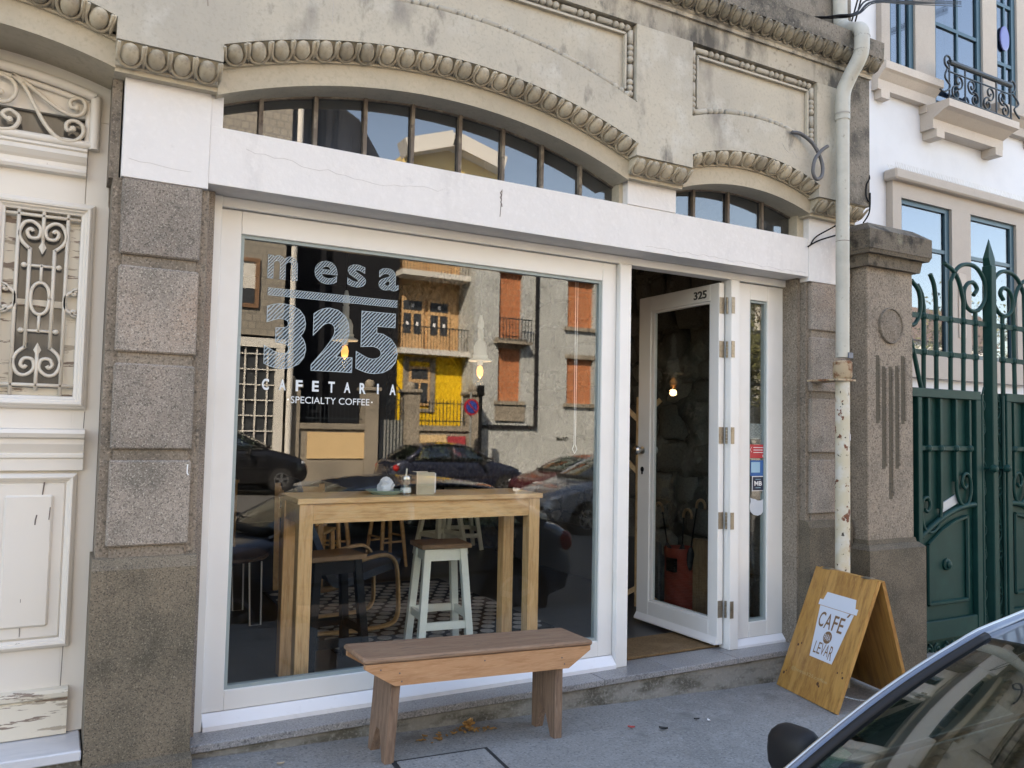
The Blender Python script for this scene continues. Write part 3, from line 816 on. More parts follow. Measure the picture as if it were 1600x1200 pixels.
for x in (0.372, 0.782):
    MB().lathe([(0.004, 0.0225), (0.004, 0.0235)], (x, 0, 1.450), 10, 'y').build("lettering", m_chalk, win)
# stickers on the sidelight
def sticker(nm, mat, x0, x1, z0, z1, d=0.0):
    return MB().box(x0, x1, 0.0205 - d, 0.0235 - d, z0, z1).build(nm, mat, side)
m_red = pm("red_sticker", (0.50, 0.035, 0.045), 0.4)
m_blues = pm("blue_sticker", (0.02, 0.12, 0.36), 0.4)
m_lblue = pm("light_blue_print", (0.30, 0.52, 0.68), 0.4)
m_navy = pm("navy_sticker", (0.012, 0.02, 0.05), 0.35)
sticker("red_sticker", m_red, 3.312, 3.474, 1.178, 1.265)
st = lambda txt, a, b, c, d_, m=m_white, **kw: text_fit(txt, a, b, c, d_, FACE_FRONT(0.0195), **kw).build("sticker_print", m, side, recalc=False)
mb = MB(); mb.tube([(3.318, 0.0198, 1.215), (3.345, 0.0198, 1.250)], 0.0012, 4); mb.tube([(3.318, 0.0198, 1.250), (3.345, 0.0198, 1.215)], 0.0012, 4)
for i in range(3): mb.box(3.36, 3.455 - 0.012 * (i == 1), 0.0192, 0.0202, 1.244 - 0.016 * i, 1.248 - 0.016 * i)
mb.box(3.442, 3.456, 0.0192, 0.0202, 1.185, 1.199)
mb.build("sticker_print", m_white, side)
sticker("blue_sticker", m_blues, 3.335, 3.452, 1.063, 1.163)
mb = MB(); mb.box(3.340, 3.418, 0.0192, 0.0202, 1.085, 1.152); mb.build("sticker_print", m_lblue, side)
sticker("navy_sticker", m_white, 3.350, 3.452, 0.966, 1.062, 0.0)
mb = MB(); mb.box(3.355, 3.447, 0.0190, 0.0202, 0.971, 1.057); mb.build("sticker_ground", m_navy, side)
text_fit("MB", 3.368, 3.434, 1.000, 1.030, FACE_FRONT(0.0182), offset=0.03).build("sticker_print", m_white, side, recalc=False)
mb = MB(); mb.box(3.378, 3.424, 0.0180, 0.0188, 1.040, 1.043); mb.box(3.378, 3.424, 0.0180, 0.0188, 0.986, 0.989); mb.build("sticker_print", m_lblue, side)
poly = [(3.335, 0.925), (3.352, 0.918), (3.375, 0.915), (3.40, 0.905), (3.43, 0.905), (3.455, 0.918), (3.457, 0.905), (3.452, 0.895), (3.460, 0.862), (3.452, 0.835), (3.43, 0.815), (3.40, 0.808), (3.365, 0.815), (3.338, 0.835), (3.328, 0.868), (3.338, 0.90)]
MB().prism(poly, 'y', 0.0205, 0.0235).build("white_sticker", pm("pale_sticker", (0.55, 0.60, 0.66), 0.5), side)
mb = MB(); mb.box(3.318, 3.455, 0.032, 0.034, 1.30, 1.40); mb.build("notice", pm("grey_notice", (0.16, 0.20, 0.21), 0.5, layers=[(60, (0.40, 0.45, 0.46), 0.55, 0.6, 2, (1, 1, 6))]), side)

# door leaf standing open at a right angle, hinged on the right
XD0, XD1 = 3.050, 3.095
dl = MB()
def ybox(y0, y1, z0, z1, b=0.003): dl.box(XD0, XD1, y0, y1, z0, z1, b)
ybox(0.012, 0.092, 0.028, 2.284)
ybox(0.688, 0.818, 0.028, 2.284)
ybox(0.0923, 0.6877, 2.178, 2.284)
ybox(0.0923, 0.6877, 0.028, 0.168)
door = dl.build("door", m_frame, cafe)
MB().box(XD0 + 0.018, XD0 + 0.024, 0.093, 0.687, 0.170, 2.177).build("pane", m_glass_d, door)
mb = MB(); g = 0.014
mb.box(XD0 + 0.008, XD0 + 0.036, 0.0925, 0.0925 + g, 0.169, 2.177); mb.box(XD0 + 0.008, XD0 + 0.036, 0.6875 - 0.028, 0.6875, 0.169, 2.177)
mb.box(XD0 + 0.008, XD0 + 0.036, 0.107, 0.659, 0.169, 0.169 + g); mb.box(XD0 + 0.008, XD0 + 0.036, 0.107, 0.659, 2.177 - g, 2.177)
mb.build("glazing_bead", m_frame, door)
MB().prism([(XD0 - 0.022, 0.030), (XD0 - 0.022, 0.040), (XD0, 0.075), (XD0 + 0.001, 0.030)], 'y', 0.015, 0.815).build("weather_bar", m_frame, door)
for x, s in ((XD0, -1), (XD1, 1)):
    mb = MB(); mb.lathe([(0.026, 0), (0.026, 0.006 * s), (0.010, 0.010 * s), (0.010, 0.035 * s), (0.030, 0.045 * s), (0.033, 0.060 * s), (0.024, 0.074 * s), (0.0, 0.078 * s)], (x, 0.762, 1.204), 16, 'x')
    mb.build("door_knob", m_steel, door, smooth=math.radians(40))
mb = MB(); mb.lathe([(0.018, -0.002), (0.018, 0.001)], (XD0 - 0.001, 0.765, 1.070), 14, 'x'); mb.box(XD0 - 0.004, XD0 - 0.001, 0.758, 0.772, 1.035, 1.066)
mb.build("keyhole", m_black, door)
MD = Matrix(((0, 0, -1, XD0 - 0.0015), (-1, 0, 0, 0), (0, 1, 0, 0), (0, 0, 0, 1)))
text_fit("325", -0.245, -0.125, 2.200, 2.252, MD, offset=0.02, extrude=0.002).build("house_number", pm("pewter_numerals", (0.10, 0.10, 0.10), 0.4, metal=0.6), door, recalc=False)
for z in (2.14, 1.862, 1.32, 0.79, 0.245):
    mb = MB()
    mb.box(XD0 + 0.002, XD1 - 0.004, -0.0085 + 0.018, 0.0115, z - 0.052, z + 0.052)
    mb.box(3.1085, 3.136, -0.0385, -0.0352, z - 0.052, z + 0.052)
    for k in range(5):
        mb.lathe([(0.0075, z - 0.052 + 0.0208 * k + 0.001), (0.0075, z - 0.052 + 0.0208 * (k + 1) - 0.001)], (3.102, -0.004, 0), 10, 'z')
    mb.build("hinge", m_brass, door)

# ------------------------------------------------------------------ cream double door on the left
dj = MB()
dj.box(-0.505, -0.4135, 0.02, 0.10, 0.07, 2.60, 0.004)
dj.strip(lin(-1.48, -0.4135, 20), flat(2.60), lambda x: L_ring(x) + 0.02, 0.02, 0.10)
dj.box(-1.48, -1.385, 0.02, 0.10, 0.07, 2.60, 0.004)
dr = dj.build("entrance_door", m_cream, cafe)
def mould(pts, r, nm="moulding", mat=None, closed=True, fl=1.0):
    mb = MB()
    P = [v3(p) for p in pts] + ([v3(pts[0])] if closed else [])
    for a, b in zip(P[:-1], P[1:]):
        d = (b - a).normalized() * r * 0.7
        mb.tube([a, b], r, 10); mb.ball(a, r, n=10, m=8); mb.ball(b, r, n=10, m=8)
    return mb.build(nm, mat or m_cream, dr, smooth=math.radians(50))
def rect_mould(x0, x1, z0, z1, y, k=1.0, nm="moulding", mat=None):
    """mitred picture-frame moulding; outer edges given, profile of (inset, height)"""
    x0, x1 = sorted((x0, x1))
    prof = [(0, 0.016), (0, 0.002), (0.004, -0.004), (0.008, -0.006), (0.010, -0.011), (0.016, -0.0155), (0.022, -0.014), (0.0245, -0.007), (0.029, -0.006), (0.034, 0.001), (0.040, 0.004), (0.042, 0.016)]
    mb = MB(); vs = []
    for d, h in prof:
        d *= k
        vs += [(x0 + d, y + h * k, z0 + d), (x1 - d, y + h * k, z0 + d), (x1 - d, y + h * k, z1 - d), (x0 + d, y + h * k, z1 - d)]
    n = len(prof)
    mb.add(vs, [(4 * i + j, 4 * i + (j + 1) % 4, 4 * (i + 1) % (4 * n) + (j + 1) % 4, 4 * (i + 1) % (4 * n) + j) for i in range(n) for j in range(4)])
    return mb.build(nm, mat or m_cream, dr)
def rectf(x0, x1, z0, z1, y): return [(x0, y, z0), (x1, y, z0), (x1, y, z1), (x0, y, z1)]
# transom rail
mb = MB()
mb.prism([(0.10, 2.24), (0.018, 2.24), (0.018, 2.345), (-0.012, 2.350), (-0.018, 2.362), (-0.008, 2.372), (0.0, 2.376), (0.0, 2.395), (-0.012, 2.405), (-0.026, 2.425), (-0.012, 2.447), (-0.022, 2.452), (-0.022, 2.462), (0.018, 2.466), (0.10, 2.466)], 'x', -1.384, -0.506)
mb.build("transom_rail", m_cream, dr)
fan_in = lambda x: L_ring(x) - 0.105
xs = lin(-1.41, -0.482, 22)
mb = MB(); mb.tube([(x, 0.004, fan_in(x) + 0.035) for x in xs], 0.022, 8); mb.tube([(-0.482, 0.004, 2.47), (-0.482, 0.004, fan_in(-0.482) + 0.035)], 0.022, 8)
mb.tube([(x, 0.010, fan_in(x)) for x in lin(-1.385, -0.508, 22)], 0.012, 8); mb.tube([(-0.508, 0.010, 2.47), (-0.508, 0.010, fan_in(-0.508))], 0.012, 8)
mb.tube([(-1.41, 0.004, 2.485), (-0.482, 0.004, 2.485)], 0.018, 8)
mb.build("fan_moulding", m_cream, dr, smooth=math.radians(60))
mb = MB(); mb.strip(lin(-1.384, -0.506, 20), flat(2.467), lambda x: fan_in(x) + 0.03, 0.045, 0.055)
mb.build("fan_pane", m_glass_dk, dr)
def iron(pts2, r, y=-0.008, k=4):
    P = smooth_path([(a, y, b) for a, b in pts2], k)
    mb = MB(); mb.tube(P, r, 6, flat=1.0); return mb
S1 = [(-0.787, 2.72), (-0.758, 2.711), (-0.7, 2.671), (-0.641, 2.628), (-0.582, 2.6), (-0.54, 2.604), (-0.52, 2.64), (-0.529, 2.669), (-0.555, 2.674), (-0.578, 2.655), (-0.572, 2.632), (-0.553, 2.633)]
S2 = [(-0.787, 2.72), (-0.745, 2.685), (-0.702, 2.607), (-0.66, 2.536), (-0.612, 2.492), (-0.559, 2.491), (-0.527, 2.522), (-0.529, 2.562), (-0.562, 2.577), (-0.587, 2.559), (-0.584, 2.532), (-0.563, 2.542)]
C1 = [(-0.86, 2.722), (-0.828, 2.715), (-0.783, 2.694), (-0.77, 2.653), (-0.791, 2.614), (-0.823, 2.604), (-0.845, 2.622), (-0.838, 2.645), (-0.820, 2.645)]
C2 = [(-0.788, 2.535), (-0.80, 2.54), (-0.814, 2.557), (-0.789, 2.575), (-0.755, 2.551), (-0.77, 2.508), (-0.818, 2.491), (-0.945, 2.488)]
for cv in (S1, S2, C1, C2):
    iron(cv, 0.0085).build("iron_scroll", m_cream_iron, dr, smooth=True)
    iron([(-1.89 - a, b) for a, b in cv], 0.0085).build("iron_scroll", m_cream_iron, dr, smooth=True)
for a, b in ((-0.553, 2.633), (-0.563, 2.542), (-0.788, 2.537), (-0.822, 2.643)):
    MB().ball((a, -0.008, b), 0.013).build("iron_knob", m_cream_iron, dr, smooth=True)
def leaf(cx):
    sg = 1 if cx > -0.945 else -1
    X = lambda d: cx + sg * d
    def bx(mb, a, b, *r):
        p, q = sorted((X(a), X(b))); mb.box(p, q, *r)
    mb = MB()                                               # flat leaf around the glazed opening
    bx(mb, -0.272, -0.1355, 0.015, 0.06, 0.07, 2.2395); bx(mb, 0.1355, 0.2375 - 0.093, 0.015, 0.06, 0.07, 2.2395)
    bx(mb, -0.1352, 0.1352, 0.015, 0.06, 2.205, 2.2395); bx(mb, -0.1352, 0.1352, 0.015, 0.06, 0.07, 1.424)
    bx(mb, 0.1447, 0.2365, 0.0155, 0.0195, 0.07, 2.2395)
    lf = mb.build("door_leaf", m_cream, dr)
    if sg < 0: 
        pass
    rect_mould(X(-0.186), X(0.186), 1.378, 2.234, 0.0, 1.25)
    mb = MB(); bx(mb, -0.134, 0.134, 0.045, 0.052, 1.425, 2.204); mb.build("door_pane", m_glass_dk, dr)
    mb = MB(); bx(mb, -0.134, -0.085, 0.035, 0.044, 1.425, 2.204); bx(mb, 0.088, 0.134, 0.035, 0.044, 1.425, 2.204)
    bx(mb, -0.085, 0.088, 0.035, 0.044, 2.165, 2.204); bx(mb, -0.085, 0.088, 0.035, 0.044, 1.425, 1.462); bx(mb, -0.085, 0.088, 0.035, 0.044, 1.795, 1.822)
    mb.build("casement", m_peel, dr)
    # iron grille
    G = lambda pts, r=0.0075, k=4: MB().tube(smooth_path([(X(a), 0.012, b) for a, b in pts], k), r, 6).build("grille_bar", m_cream_iron, dr, smooth=True)
    for s in (-1, 1):
        G([(0.088 * s, 2.2), (0.088 * s, 1.43)], k=1); 
        G([(0.044 * s, 2.03), (0.044 * s, 1.62)], k=1)
        for m in (1, -1):
            zz = lambda z: z if m == 1 else 3.65 - z
            G([(0.044 * s, zz(2.025)), (0.072 * s, zz(2.052)), (0.084 * s, zz(2.088)), (0.068 * s, zz(2.130)), (0.038 * s, zz(2.138)), (0.010 * s, zz(2.112)), (0.016 * s, zz(2.075)), (0.045 * s, zz(2.072)), (0.056 * s, zz(2.095)), (0.044 * s, zz(2.108)), (0.036 * s, zz(2.098))])
            MB().ball((X(0.062 * s), 0.012, zz(1.958)), 0.011).build("grille_knob", m_cream_iron, dr, smooth=True)
        G([(0.130 * s, 1.858), (0.118 * s, 1.852), (0.120 * s, 1.870), (0.136 * s, 1.872), (0.092 * s + 0.0, 1.845), (0.092 * s, 1.79), (0.136 * s, 1.765), (0.120 * s, 1.767), (0.118 * s, 1.785), (0.130 * s, 1.780)])
    G([(0, 2.2), (0, 2.05)], k=1); G([(0, 1.45), (0, 1.60)], k=1)
    for z in (2.165, 1.472): G([(-0.135, z), (0.135, z)], k=1)
    for z in (1.958, 1.692): G([(-0.06, z), (0.06, z)], 0.006, 1)
    G([(0, 1.965), (0, 1.885)], 0.006, 1); G([(0, 1.685), (0, 1.758)], 0.006, 1)
    G([(0.033 * math.cos(t), 1.825 + 0.065 * (abs(math.sin(t)) ** 0.75) * (1 if math.sin(t) > 0 else -1)) for t in lin(0, 2 * PI, 16)], 0.007, 2)
    for z, d in ((2.035, 1), (1.615, -1)):
        mb = MB(); mb.add([(X(0), 0.004, z + 0.03 * d), (X(0.014), 0.012, z), (X(0), 0.004, z - 0.03 * d), (X(-0.014), 0.012, z), (X(0), 0.020, z)], [(0, 1, 2, 3), (0, 4, 1), (1, 4, 2), (2, 4, 3), (3, 4, 0)]); mb.build("grille_diamond", m_cream_iron, dr)
    # middle rail
    mb = MB()
    prof = [(0.02, 1.125), (-0.008, 1.128), (-0.008, 1.175), (-0.016, 1.180), (-0.016, 1.192), (-0.008, 1.198), (-0.024, 1.235), (-0.024, 1.255), (-0.040, 1.262), (-0.048, 1.278), (-0.040, 1.293), (0.02, 1.298)]
    p, q = sorted((X(-0.186), X(0.184))); mb.prism(prof, 'x', p, q); mb.build("middle_rail", m_cream, dr)
    # lower panel
    rect_mould(X(-0.166), X(0.166), 0.415, 1.116, 0.0, 0.95)
    mb = MB(); bx(mb, -0.133, 0.133, 0.0, 0.02, 0.452, 1.082, 0.012)
    mb.build("panel_bed", m_cream, dr)
    mb = MB(); bx(mb, -0.085, 0.085, -0.012, 0.004, 0.505, 1.03, 0.008); mb.build("raised_panel", m_cream, dr)
    mb = MB()
    p, q = sorted((X(-0.190), X(0.170))); 
    mb.prism([(0.02, 0.072), (-0.014, 0.072), (-0.014, 0.205), (-0.006, 0.212), (-0.022, 0.222), (-0.026, 0.240), (-0.018, 0.252), (0.02, 0.256)], 'x', p, q); mb.build("kick_board", m_peel, dr)
leaf(-0.65)
leaf(-1.24)
for pts, wd in (([(-0.60, 1.08), (-0.605, 1.03), (-0.625, 0.93), (-0.63, 0.84)], 0.0035), ([(-0.575, 0.98), (-0.578, 0.93)], 0.0025), ([(-0.66, 0.47), (-0.662, 0.62)], 0.0015), ([(-0.468, 1.37), (-0.470, 1.30)], 0.002), ([(-0.505, 0.42), (-0.508, 0.26)], 0.002)):
    MB().tube([(a, -0.0005 if a < -0.51 and b < 0.9 and b > 0.7 else -0.012 if (-0.735 < a < -0.565 and 0.5 < b < 1.03) else 0.0, b) for a, b in pts], wd, 4).build("paint_crack", m_crack, dr)
mb = MB(); mb.box(-1.49, -0.43, -0.225, 0.09, 0.028, 0.068, 0.005)
mb.build("marble_step", m_marble, cafe)
mb = MB(); mb.box(-1.49, -0.43, -0.20, 0.09, -0.45, 0.0275); mb.build("step_base", m_cement, cafe)
# plain walls that close the building round the rooms
mb = MB()
mb.box(-9.0, -1.485, -0.17, 0.10, -0.9, 2.83)
mb.box(-9.0, -0.36, 0.1005, 9.0, -0.9, 3.399)
mb.build("side_wall", m_stucco, cafe)
# ------------------------------------------------------------------ rainwater pipe on the corner
dp = thing("drainpipe", "pale plastic drainpipe with kinked top and flaking iron lower half on the building corner", "pipe", (3.79, -0.33, gz(3.79)))
yp = -0.275
def P_(x, z, y=yp): return (x, y, z)
MB().tube(smooth_path([P_(3.86, 4.60, -0.25), P_(3.86, 4.12, -0.25), P_(3.855, 4.03, -0.28), P_(3.82, 3.96, -0.38), P_(3.765, 3.90, -0.48), P_(3.745, 3.82, -0.505), P_(3.74, 3.72, -0.495), P_(3.72, 3.60, -0.43), P_(3.705, 3.52, -0.40), P_(3.70, 3.44, -0.395), P_(3.70, 3.33, -0.395)], 5), 0.046, 16).build("upper_bend", m_pipe, dp, smooth=math.radians(50))
MB().tube([P_(3.70, 3.35, -0.395), P_(3.70, 1.82, -0.39)], 0.041, 18).build("plastic_pipe", m_pipe, dp, smooth=math.radians(50))
for z, x, y in ((3.37, 3.70, -0.395), (3.84, 3.75, -0.502), (3.75, 3.742, -0.50)):
    MB().tube([(x, y, z - 0.004), (x, y, z + 0.004)], 0.0485, 16).build("pipe_joint", pm("pipe_joint_grey", (0.34, 0.33, 0.30), 0.6), dp, smooth=math.radians(50))
MB().tube([P_(3.70, 2.555, -0.393), P_(3.70, 2.551, -0.393)], 0.0416, 16).build("pipe_joint", m_crack, dp, smooth=math.radians(50))
MB().lathe([(0.046, 1.80), (0.058, 1.79), (0.058, 1.70), (0.050, 1.688)], (3.70, -0.39, 0), 18).build("rusty_collar", m_rust, dp, smooth=math.radians(40))
MB().box(3.60, 3.762, -0.44, -0.20, 1.672, 1.684).build("bracket", m_rust, dp)
MB().tube([P_(3.70, 1.69, -0.39), P_(3.705, 0.9, -0.385), P_(3.705, -0.25, -0.38)], [0.043, 0.044, 0.045], 18).build("iron_pipe", m_pipe_r, dp, smooth=math.radians(50))
MB().box(3.698, 3.738, -0.439, -0.430, 1.815, 1.850).build("repair_tape", pm("grey_tape", (0.10, 0.12, 0.16), 0.4), dp)
mb = MB(); mb.grid(lambda u, v: (3.704 + 0.0455 * math.sin(0.25 + 0.5 * u), -0.387 - 0.0455 * math.cos(0.25 + 0.5 * u), 1.305 + 0.04 * v), 4, 1, thick=(0, -0.0008, 0))
mb.build("paper_label", pm("paper_label", (0.66, 0.68, 0.72), 0.6, layers=[(90, (0.25, 0.24, 0.34), 0.56, 0.6, 2, (1, 1, 4))]), dp)

# black cables
def cable(nm, pts, r, label, k=6):
    return MB().tube(smooth_path(pts, k), r, 6).build(nm, m_cable, None, smooth=True, label=label, cat="cable")
MB().tube(smooth_path([(3.30, -0.345, 3.19), (3.37, -0.36, 3.185), (3.46, -0.375, 3.13), (3.52, -0.385, 3.03), (3.515, -0.39, 2.945), (3.47, -0.385, 2.915), (3.44, -0.385, 2.96), (3.46, -0.385, 3.04), (3.51, -0.39, 3.10), (3.555, -0.40, 3.135)], 6), 0.0115, 8).build(
    "cable_stub", pm("grey_conduit", (0.09, 0.09, 0.095), 0.5), None, smooth=True, label="loose end of grey conduit curled into a loop on the stucco over the small arch", cat="conduit")
cable("cable", [(3.63, -0.205, 2.56), (3.68, -0.21, 2.62), (3.76, -0.33, 2.70), (3.83, -0.34, 2.82)], 0.005, "thin black cable rising steeply across the white pier head to the drainpipe")
cable("cable", [(3.61, -0.20, 2.545), (3.70, -0.21, 2.595), (3.79, -0.30, 2.63), (3.90, -0.28, 2.66)], 0.005, "thin black cable crossing the white pier head at a shallow slope")
wb = thing("cable_bundle", "bundle of black overhead cables leaving the cornice corner towards the white house", "cables", (4.0, -0.3, 4.2))
for i in range(5):
    o = rs.uniform(-0.03, 0.03); q = rs.uniform(-0.09, 0.03)
    P = [(3.30 + 0.1 * (i % 3), -0.20, 3.98), (3.64, -0.36 - 0.006 * i, 4.0 + o * 0.2), (3.80, -0.42 + o * 0.3, 4.04 + o * 0.4), (4.40, -0.1 + o, 4.44 + o), (6.39, 1.0, 5.50 + q * 0.3), (10.27, 2.88, 7.47 + q)]
    MB().tube(smooth_path(P, 6), 0.0045, 5).build("cable_strand", m_cable, wb, smooth=True)
for k, (x, z) in enumerate(((4.10, 4.02), (4.07, 4.02))):
    P = [(x + 0.02, -0.21, z + 0.3)] + [(x + 0.012 * math.sin(3 * i + k), -0.10 + 0.02 * math.sin(2 * i), z - 0.16 * i) for i in range(1, 9)]
    MB().tube(smooth_path(P, 4), 0.006, 5).build("hanging_strand", m_cable, wb, smooth=True)
cable("cable", [(4.045, -0.30, 3.12), (4.03, -0.34, 3.03), (4.0, -0.34, 2.98), (3.99, -0.345, 2.90), (4.02, -0.345, 2.87), (4.035, -0.34, 2.93), (4.02, -0.345, 2.80), (3.96, -0.345, 2.72)], 0.005, "tangled thin black wire hanging on the dark stone strip right of the drainpipe")

# ------------------------------------------------------------------ gate pillar
gp = thing("gate_pillar", "tall brown stone gate pillar with moulded cap, round medallion and carved flutes", "pillar", (4.29, -0.05, gz(4.29)))
mb = MB(); mb.box(4.056, 4.526, -0.30, 0.17, 0.655, 2.47, 0.006); mb.build("shaft", m_granite_p, gp)
mb = MB(); mb.box(3.95, 4.0555, -0.17, 0.10, -0.6, 2.72); mb.build("wall_strip", m_granite_p, gp)
mb = MB()
def tier(z0, e0, z1, e1):
    a = lambda e: [(4.056 - e, -0.30 - e), (4.526 + e, -0.30 - e), (4.526 + e, 0.17 + e), (4.056 - e, 0.17 + e)]
    vs = [(p[0], p[1], z0) for p in a(e0)] + [(p[0], p[1], z1) for p in a(e1)]
    mb.add(vs, [(3, 2, 1, 0), (4, 5, 6, 7), (0, 1, 5, 4), (1, 2, 6, 5), (2, 3, 7, 6), (3, 0, 4, 7)])
tier(2.455, 0.035, 2.53, 0.045); tier(2.53, 0.075, 2.555, 0.085); tier(2.5555, 0.088, 2.68, 0.088); tier(2.6805, 0.088, 2.745, 0.005)
mb.build("cap", m_pilcap, gp)
mb = MB(); tier(-0.6, 0.052, 0.60, 0.052); tier(0.6005, 0.052, 0.63, 0.02); tier(0.6305, 0.012, 0.66, 0.006)
mb.build("base", m_granite_d, gp)
mb = MB(); mb.lathe([(0.122, -0.302), (0.122, -0.310), (0.118, -0.318), (0.111, -0.318), (0.107, -0.309), (0.085, -0.311), (0.055, -0.314), (0.0, -0.316)], (4.287, 0, 2.075), 30, 'y')
mb.build("medallion", m_granite_p, gp, smooth=math.radians(35))
m_groove = pm("dark_groove", (0.105, 0.09, 0.066), 0.95, layers=[(60, (0.05, 0.045, 0.033), 0.45, 0.7, 4)])  # flat strips, darker than the shaft, laid where the flutes run
for x, z0, z1 in ((4.155, 1.42, 1.87), (4.215, 1.12, 1.80), (4.285, 0.80 + 0.12, 1.80), (4.352, 1.12, 1.81), (4.415, 1.42, 1.88)):
    mb = MB()
    mb.box(x - 0.017, x + 0.017, -0.3008, -0.28, z0, z1); mb.build("flute", m_groove, gp)
    mb = MB(); mb.box(x + 0.0172, x + 0.034, -0.309, -0.29, z0 + 0.02, z1 - 0.01, 0.004); mb.build("flute_rib", m_granite_p, gp)

# ------------------------------------------------------------------ green iron gate
gt = thing("gate", "dark green wrought iron double gate with scrolled bars over solid riveted panels", "gate", (5.93, 0.0, gz(5.9)))
CXG = 5.93
gC = [(5.416, 1.747), (5.428, 2.542), (5.512, 2.651), (5.621, 2.699), (5.764, 2.69), (5.875, 2.589), (5.885, 2.461), (5.801, 2.36), (5.698, 2.336), (5.615, 2.384), (5.6, 2.484), (5.652, 2.55), (5.728, 2.563), (5.77, 2.516), (5.726, 2.466)]
gD = [(5.579, 1.754), (5.591, 2.407), (5.535, 2.553), (5.454, 2.635), (5.35, 2.677)]
gA = [(5.086, 1.732), (5.093, 2.311), (5.071, 2.406), (5.019, 2.474)]
gB = [(5.241, 1.739), (5.242, 2.374), (5.22, 2.495), (5.174, 2.573)]
def gleaf(s):
    X = lambda x: x if s < 0 else 2 * CXG - x
    def bar(pts, r=0.017, y=0.0, nm="bar", k=5):
        Q = []
        for i, p in enumerate(pts): Q.append((X(p[0]), y, p[1]))
        if len(Q) > 2 and abs(Q[0][0] - Q[1][0]) < 0.02:      # straight foot, curved head
            path = [Q[0]] + [(Q[0][0] + (Q[1][0] - Q[0][0]) * t, y, Q[0][2] + (Q[1][2] - Q[0][2]) * t) for t in (0.5, 0.9)] + smooth_path(Q[1:], k)
        else: path = smooth_path(Q, k)
        MB().tube(path, r, 8).build(nm, m_green, gt, smooth=math.radians(50))
    bar([(gC[0][0], 1.66)] + gC[1:]); bar([(gD[0][0], 1.66)] + gD[1:]); bar([(gA[0][0], 1.66)] + gA[1:]); bar([(gB[0][0], 1.66)] + gB[1:])
    bar([(5.745, 1.66), (5.745, 2.34)], k=1)
    bar([(5.07, 1.66), (5.03, 1.78), (4.95, 2.02), (4.85, 2.22)]); bar([(4.95, 2.50), (5.04, 2.42), (5.05, 2.28), (4.99, 2.18), (4.90, 2.16)])
    bar([(4.92, 1.66), (4.92, 2.3)], k=1); bar([(4.76, 1.66), (4.76, 2.3)], k=1)
    for z in (2.245, 1.972):
        p, q = sorted((X(4.72), X(5.90 if z > 2.1 else 5.77)))
        MB().box(p, q, -0.008, 0.008, z - 0.019, z + 0.019).build("rail", m_green, gt)
        for x in (4.92, 5.09, 5.242, 5.42, 5.585, 5.745):
            MB().ball((X(x), 0, z), 0.032, 0.028, 0.032, 8, 5).build("rivet_knot", m_green, gt)
    # solid lower leaf
    def bx(a, b, y0, y1, z0, z1, nm, bev=0.004):
        p, q = sorted((X(a), X(b))); MB().box(p, q, y0, y1, z0, z1, bev).build(nm, m_green, gt)
    bx(4.70, 5.735, 0.01, 0.03, -0.32, 1.66, "sheet_panel", 0)
    bx(4.70, 5.755, -0.035, 0.045, 1.632, 1.70, "top_rail")
    bx(5.690, 5.755, -0.035, 0.009, -0.16, 1.6315, "meeting_stile")
    bx(4.97, 5.018, -0.035, 0.009, -0.16, 1.6315, "hinge_stile")
    bx(5.0185, 5.6895, -0.030, 0.009, -0.16, -0.02, "bottom_rail")
    bx(5.0185, 5.6895, -0.018, 0.009, 1.235, 1.272, "lock_rail")
    for x in (5.116, 5.263, 5.455, 5.627):
        z0 = {5.116: 0.86, 5.263: 0.80, 5.455: 1.0, 5.627: 1.03}[x]
        MB().box(X(x) - 0.014, X(x) + 0.014, -0.026, 0.009, z0, 1.63, 0.003).build("panel_bar", m_green, gt)
        MB().ball((X(x), -0.02, 1.253), 0.03, 0.022, 0.03, 8, 5).build("rivet_knot", m_green, gt)
    sp = lambda pts, r=0.013: MB().tube(smooth_path([(X(a), -0.016, b) for a, b in pts], 5), r, 8).build("panel_scroll", m_green, gt, smooth=math.radians(50))
    sp([(5.263, 0.82), (5.245, 0.70), (5.17, 0.635), (5.09, 0.64), (5.04, 0.70), (5.03, 0.82), (5.055, 0.88), (5.105, 0.885), (5.13, 0.83), (5.10, 0.785), (5.065, 0.80)])
    sp([(5.455, 1.02), (5.465, 0.90), (5.52, 0.825), (5.59, 0.825), (5.635, 0.90), (5.635, 1.0), (5.60, 1.055), (5.55, 1.05), (5.525, 0.99), (5.56, 0.95), (5.59, 0.975)])
    MB().tube([(X(5.02 + 0.67 * t), -0.012, 0.60 + 0.22 * math.sin(t * PI / 2) ** 0.9) for t in lin(0, 1, 10)], 0.022, 8).build("curved_rail", m_green, gt, smooth=math.radians(50))
    fr = MB()
    P = [(5.125, 0.10), (5.605, 0.10), (5.605, 0.73), (5.45, 0.70), (5.28, 0.63), (5.125, 0.535)]
    P = [(X(a), -0.002, b) for a, b in P]
    for a, b in zip(P, P[1:] + P[:1]): fr.tube([a, b], 0.016, 6)
    fr.build("panel_moulding", m_green, gt)
    mb = MB(); mb.lathe([(0.045, 0.012), (0.045, -0.004), (0.028, -0.012), (0.028, -0.024), (0.012, -0.032), (0.0, -0.034)], (X(5.355), 0, 0.378), 12, 'y'); mb.build("rosette", m_green, gt, smooth=math.radians(40))
    for x0 in (5.10, 5.30, 5.50):
        for q in (1, -1):
            MB().tube([(X(x0 + 0.06 + q * (0.055 - 0.0)) + p[0] * 0, 0, 0) for p in ()] or [(X(x0 + 0.06) + p[0], -0.01, p[2] - 0.235) for p in spiral(0.05 * q, 0, 0.045, 0.012, 90 if q > 0 else 90, 90 + q * 430, 0, 18)], 0.009, 6).build("foot_scroll", m_green, gt, smooth=True)
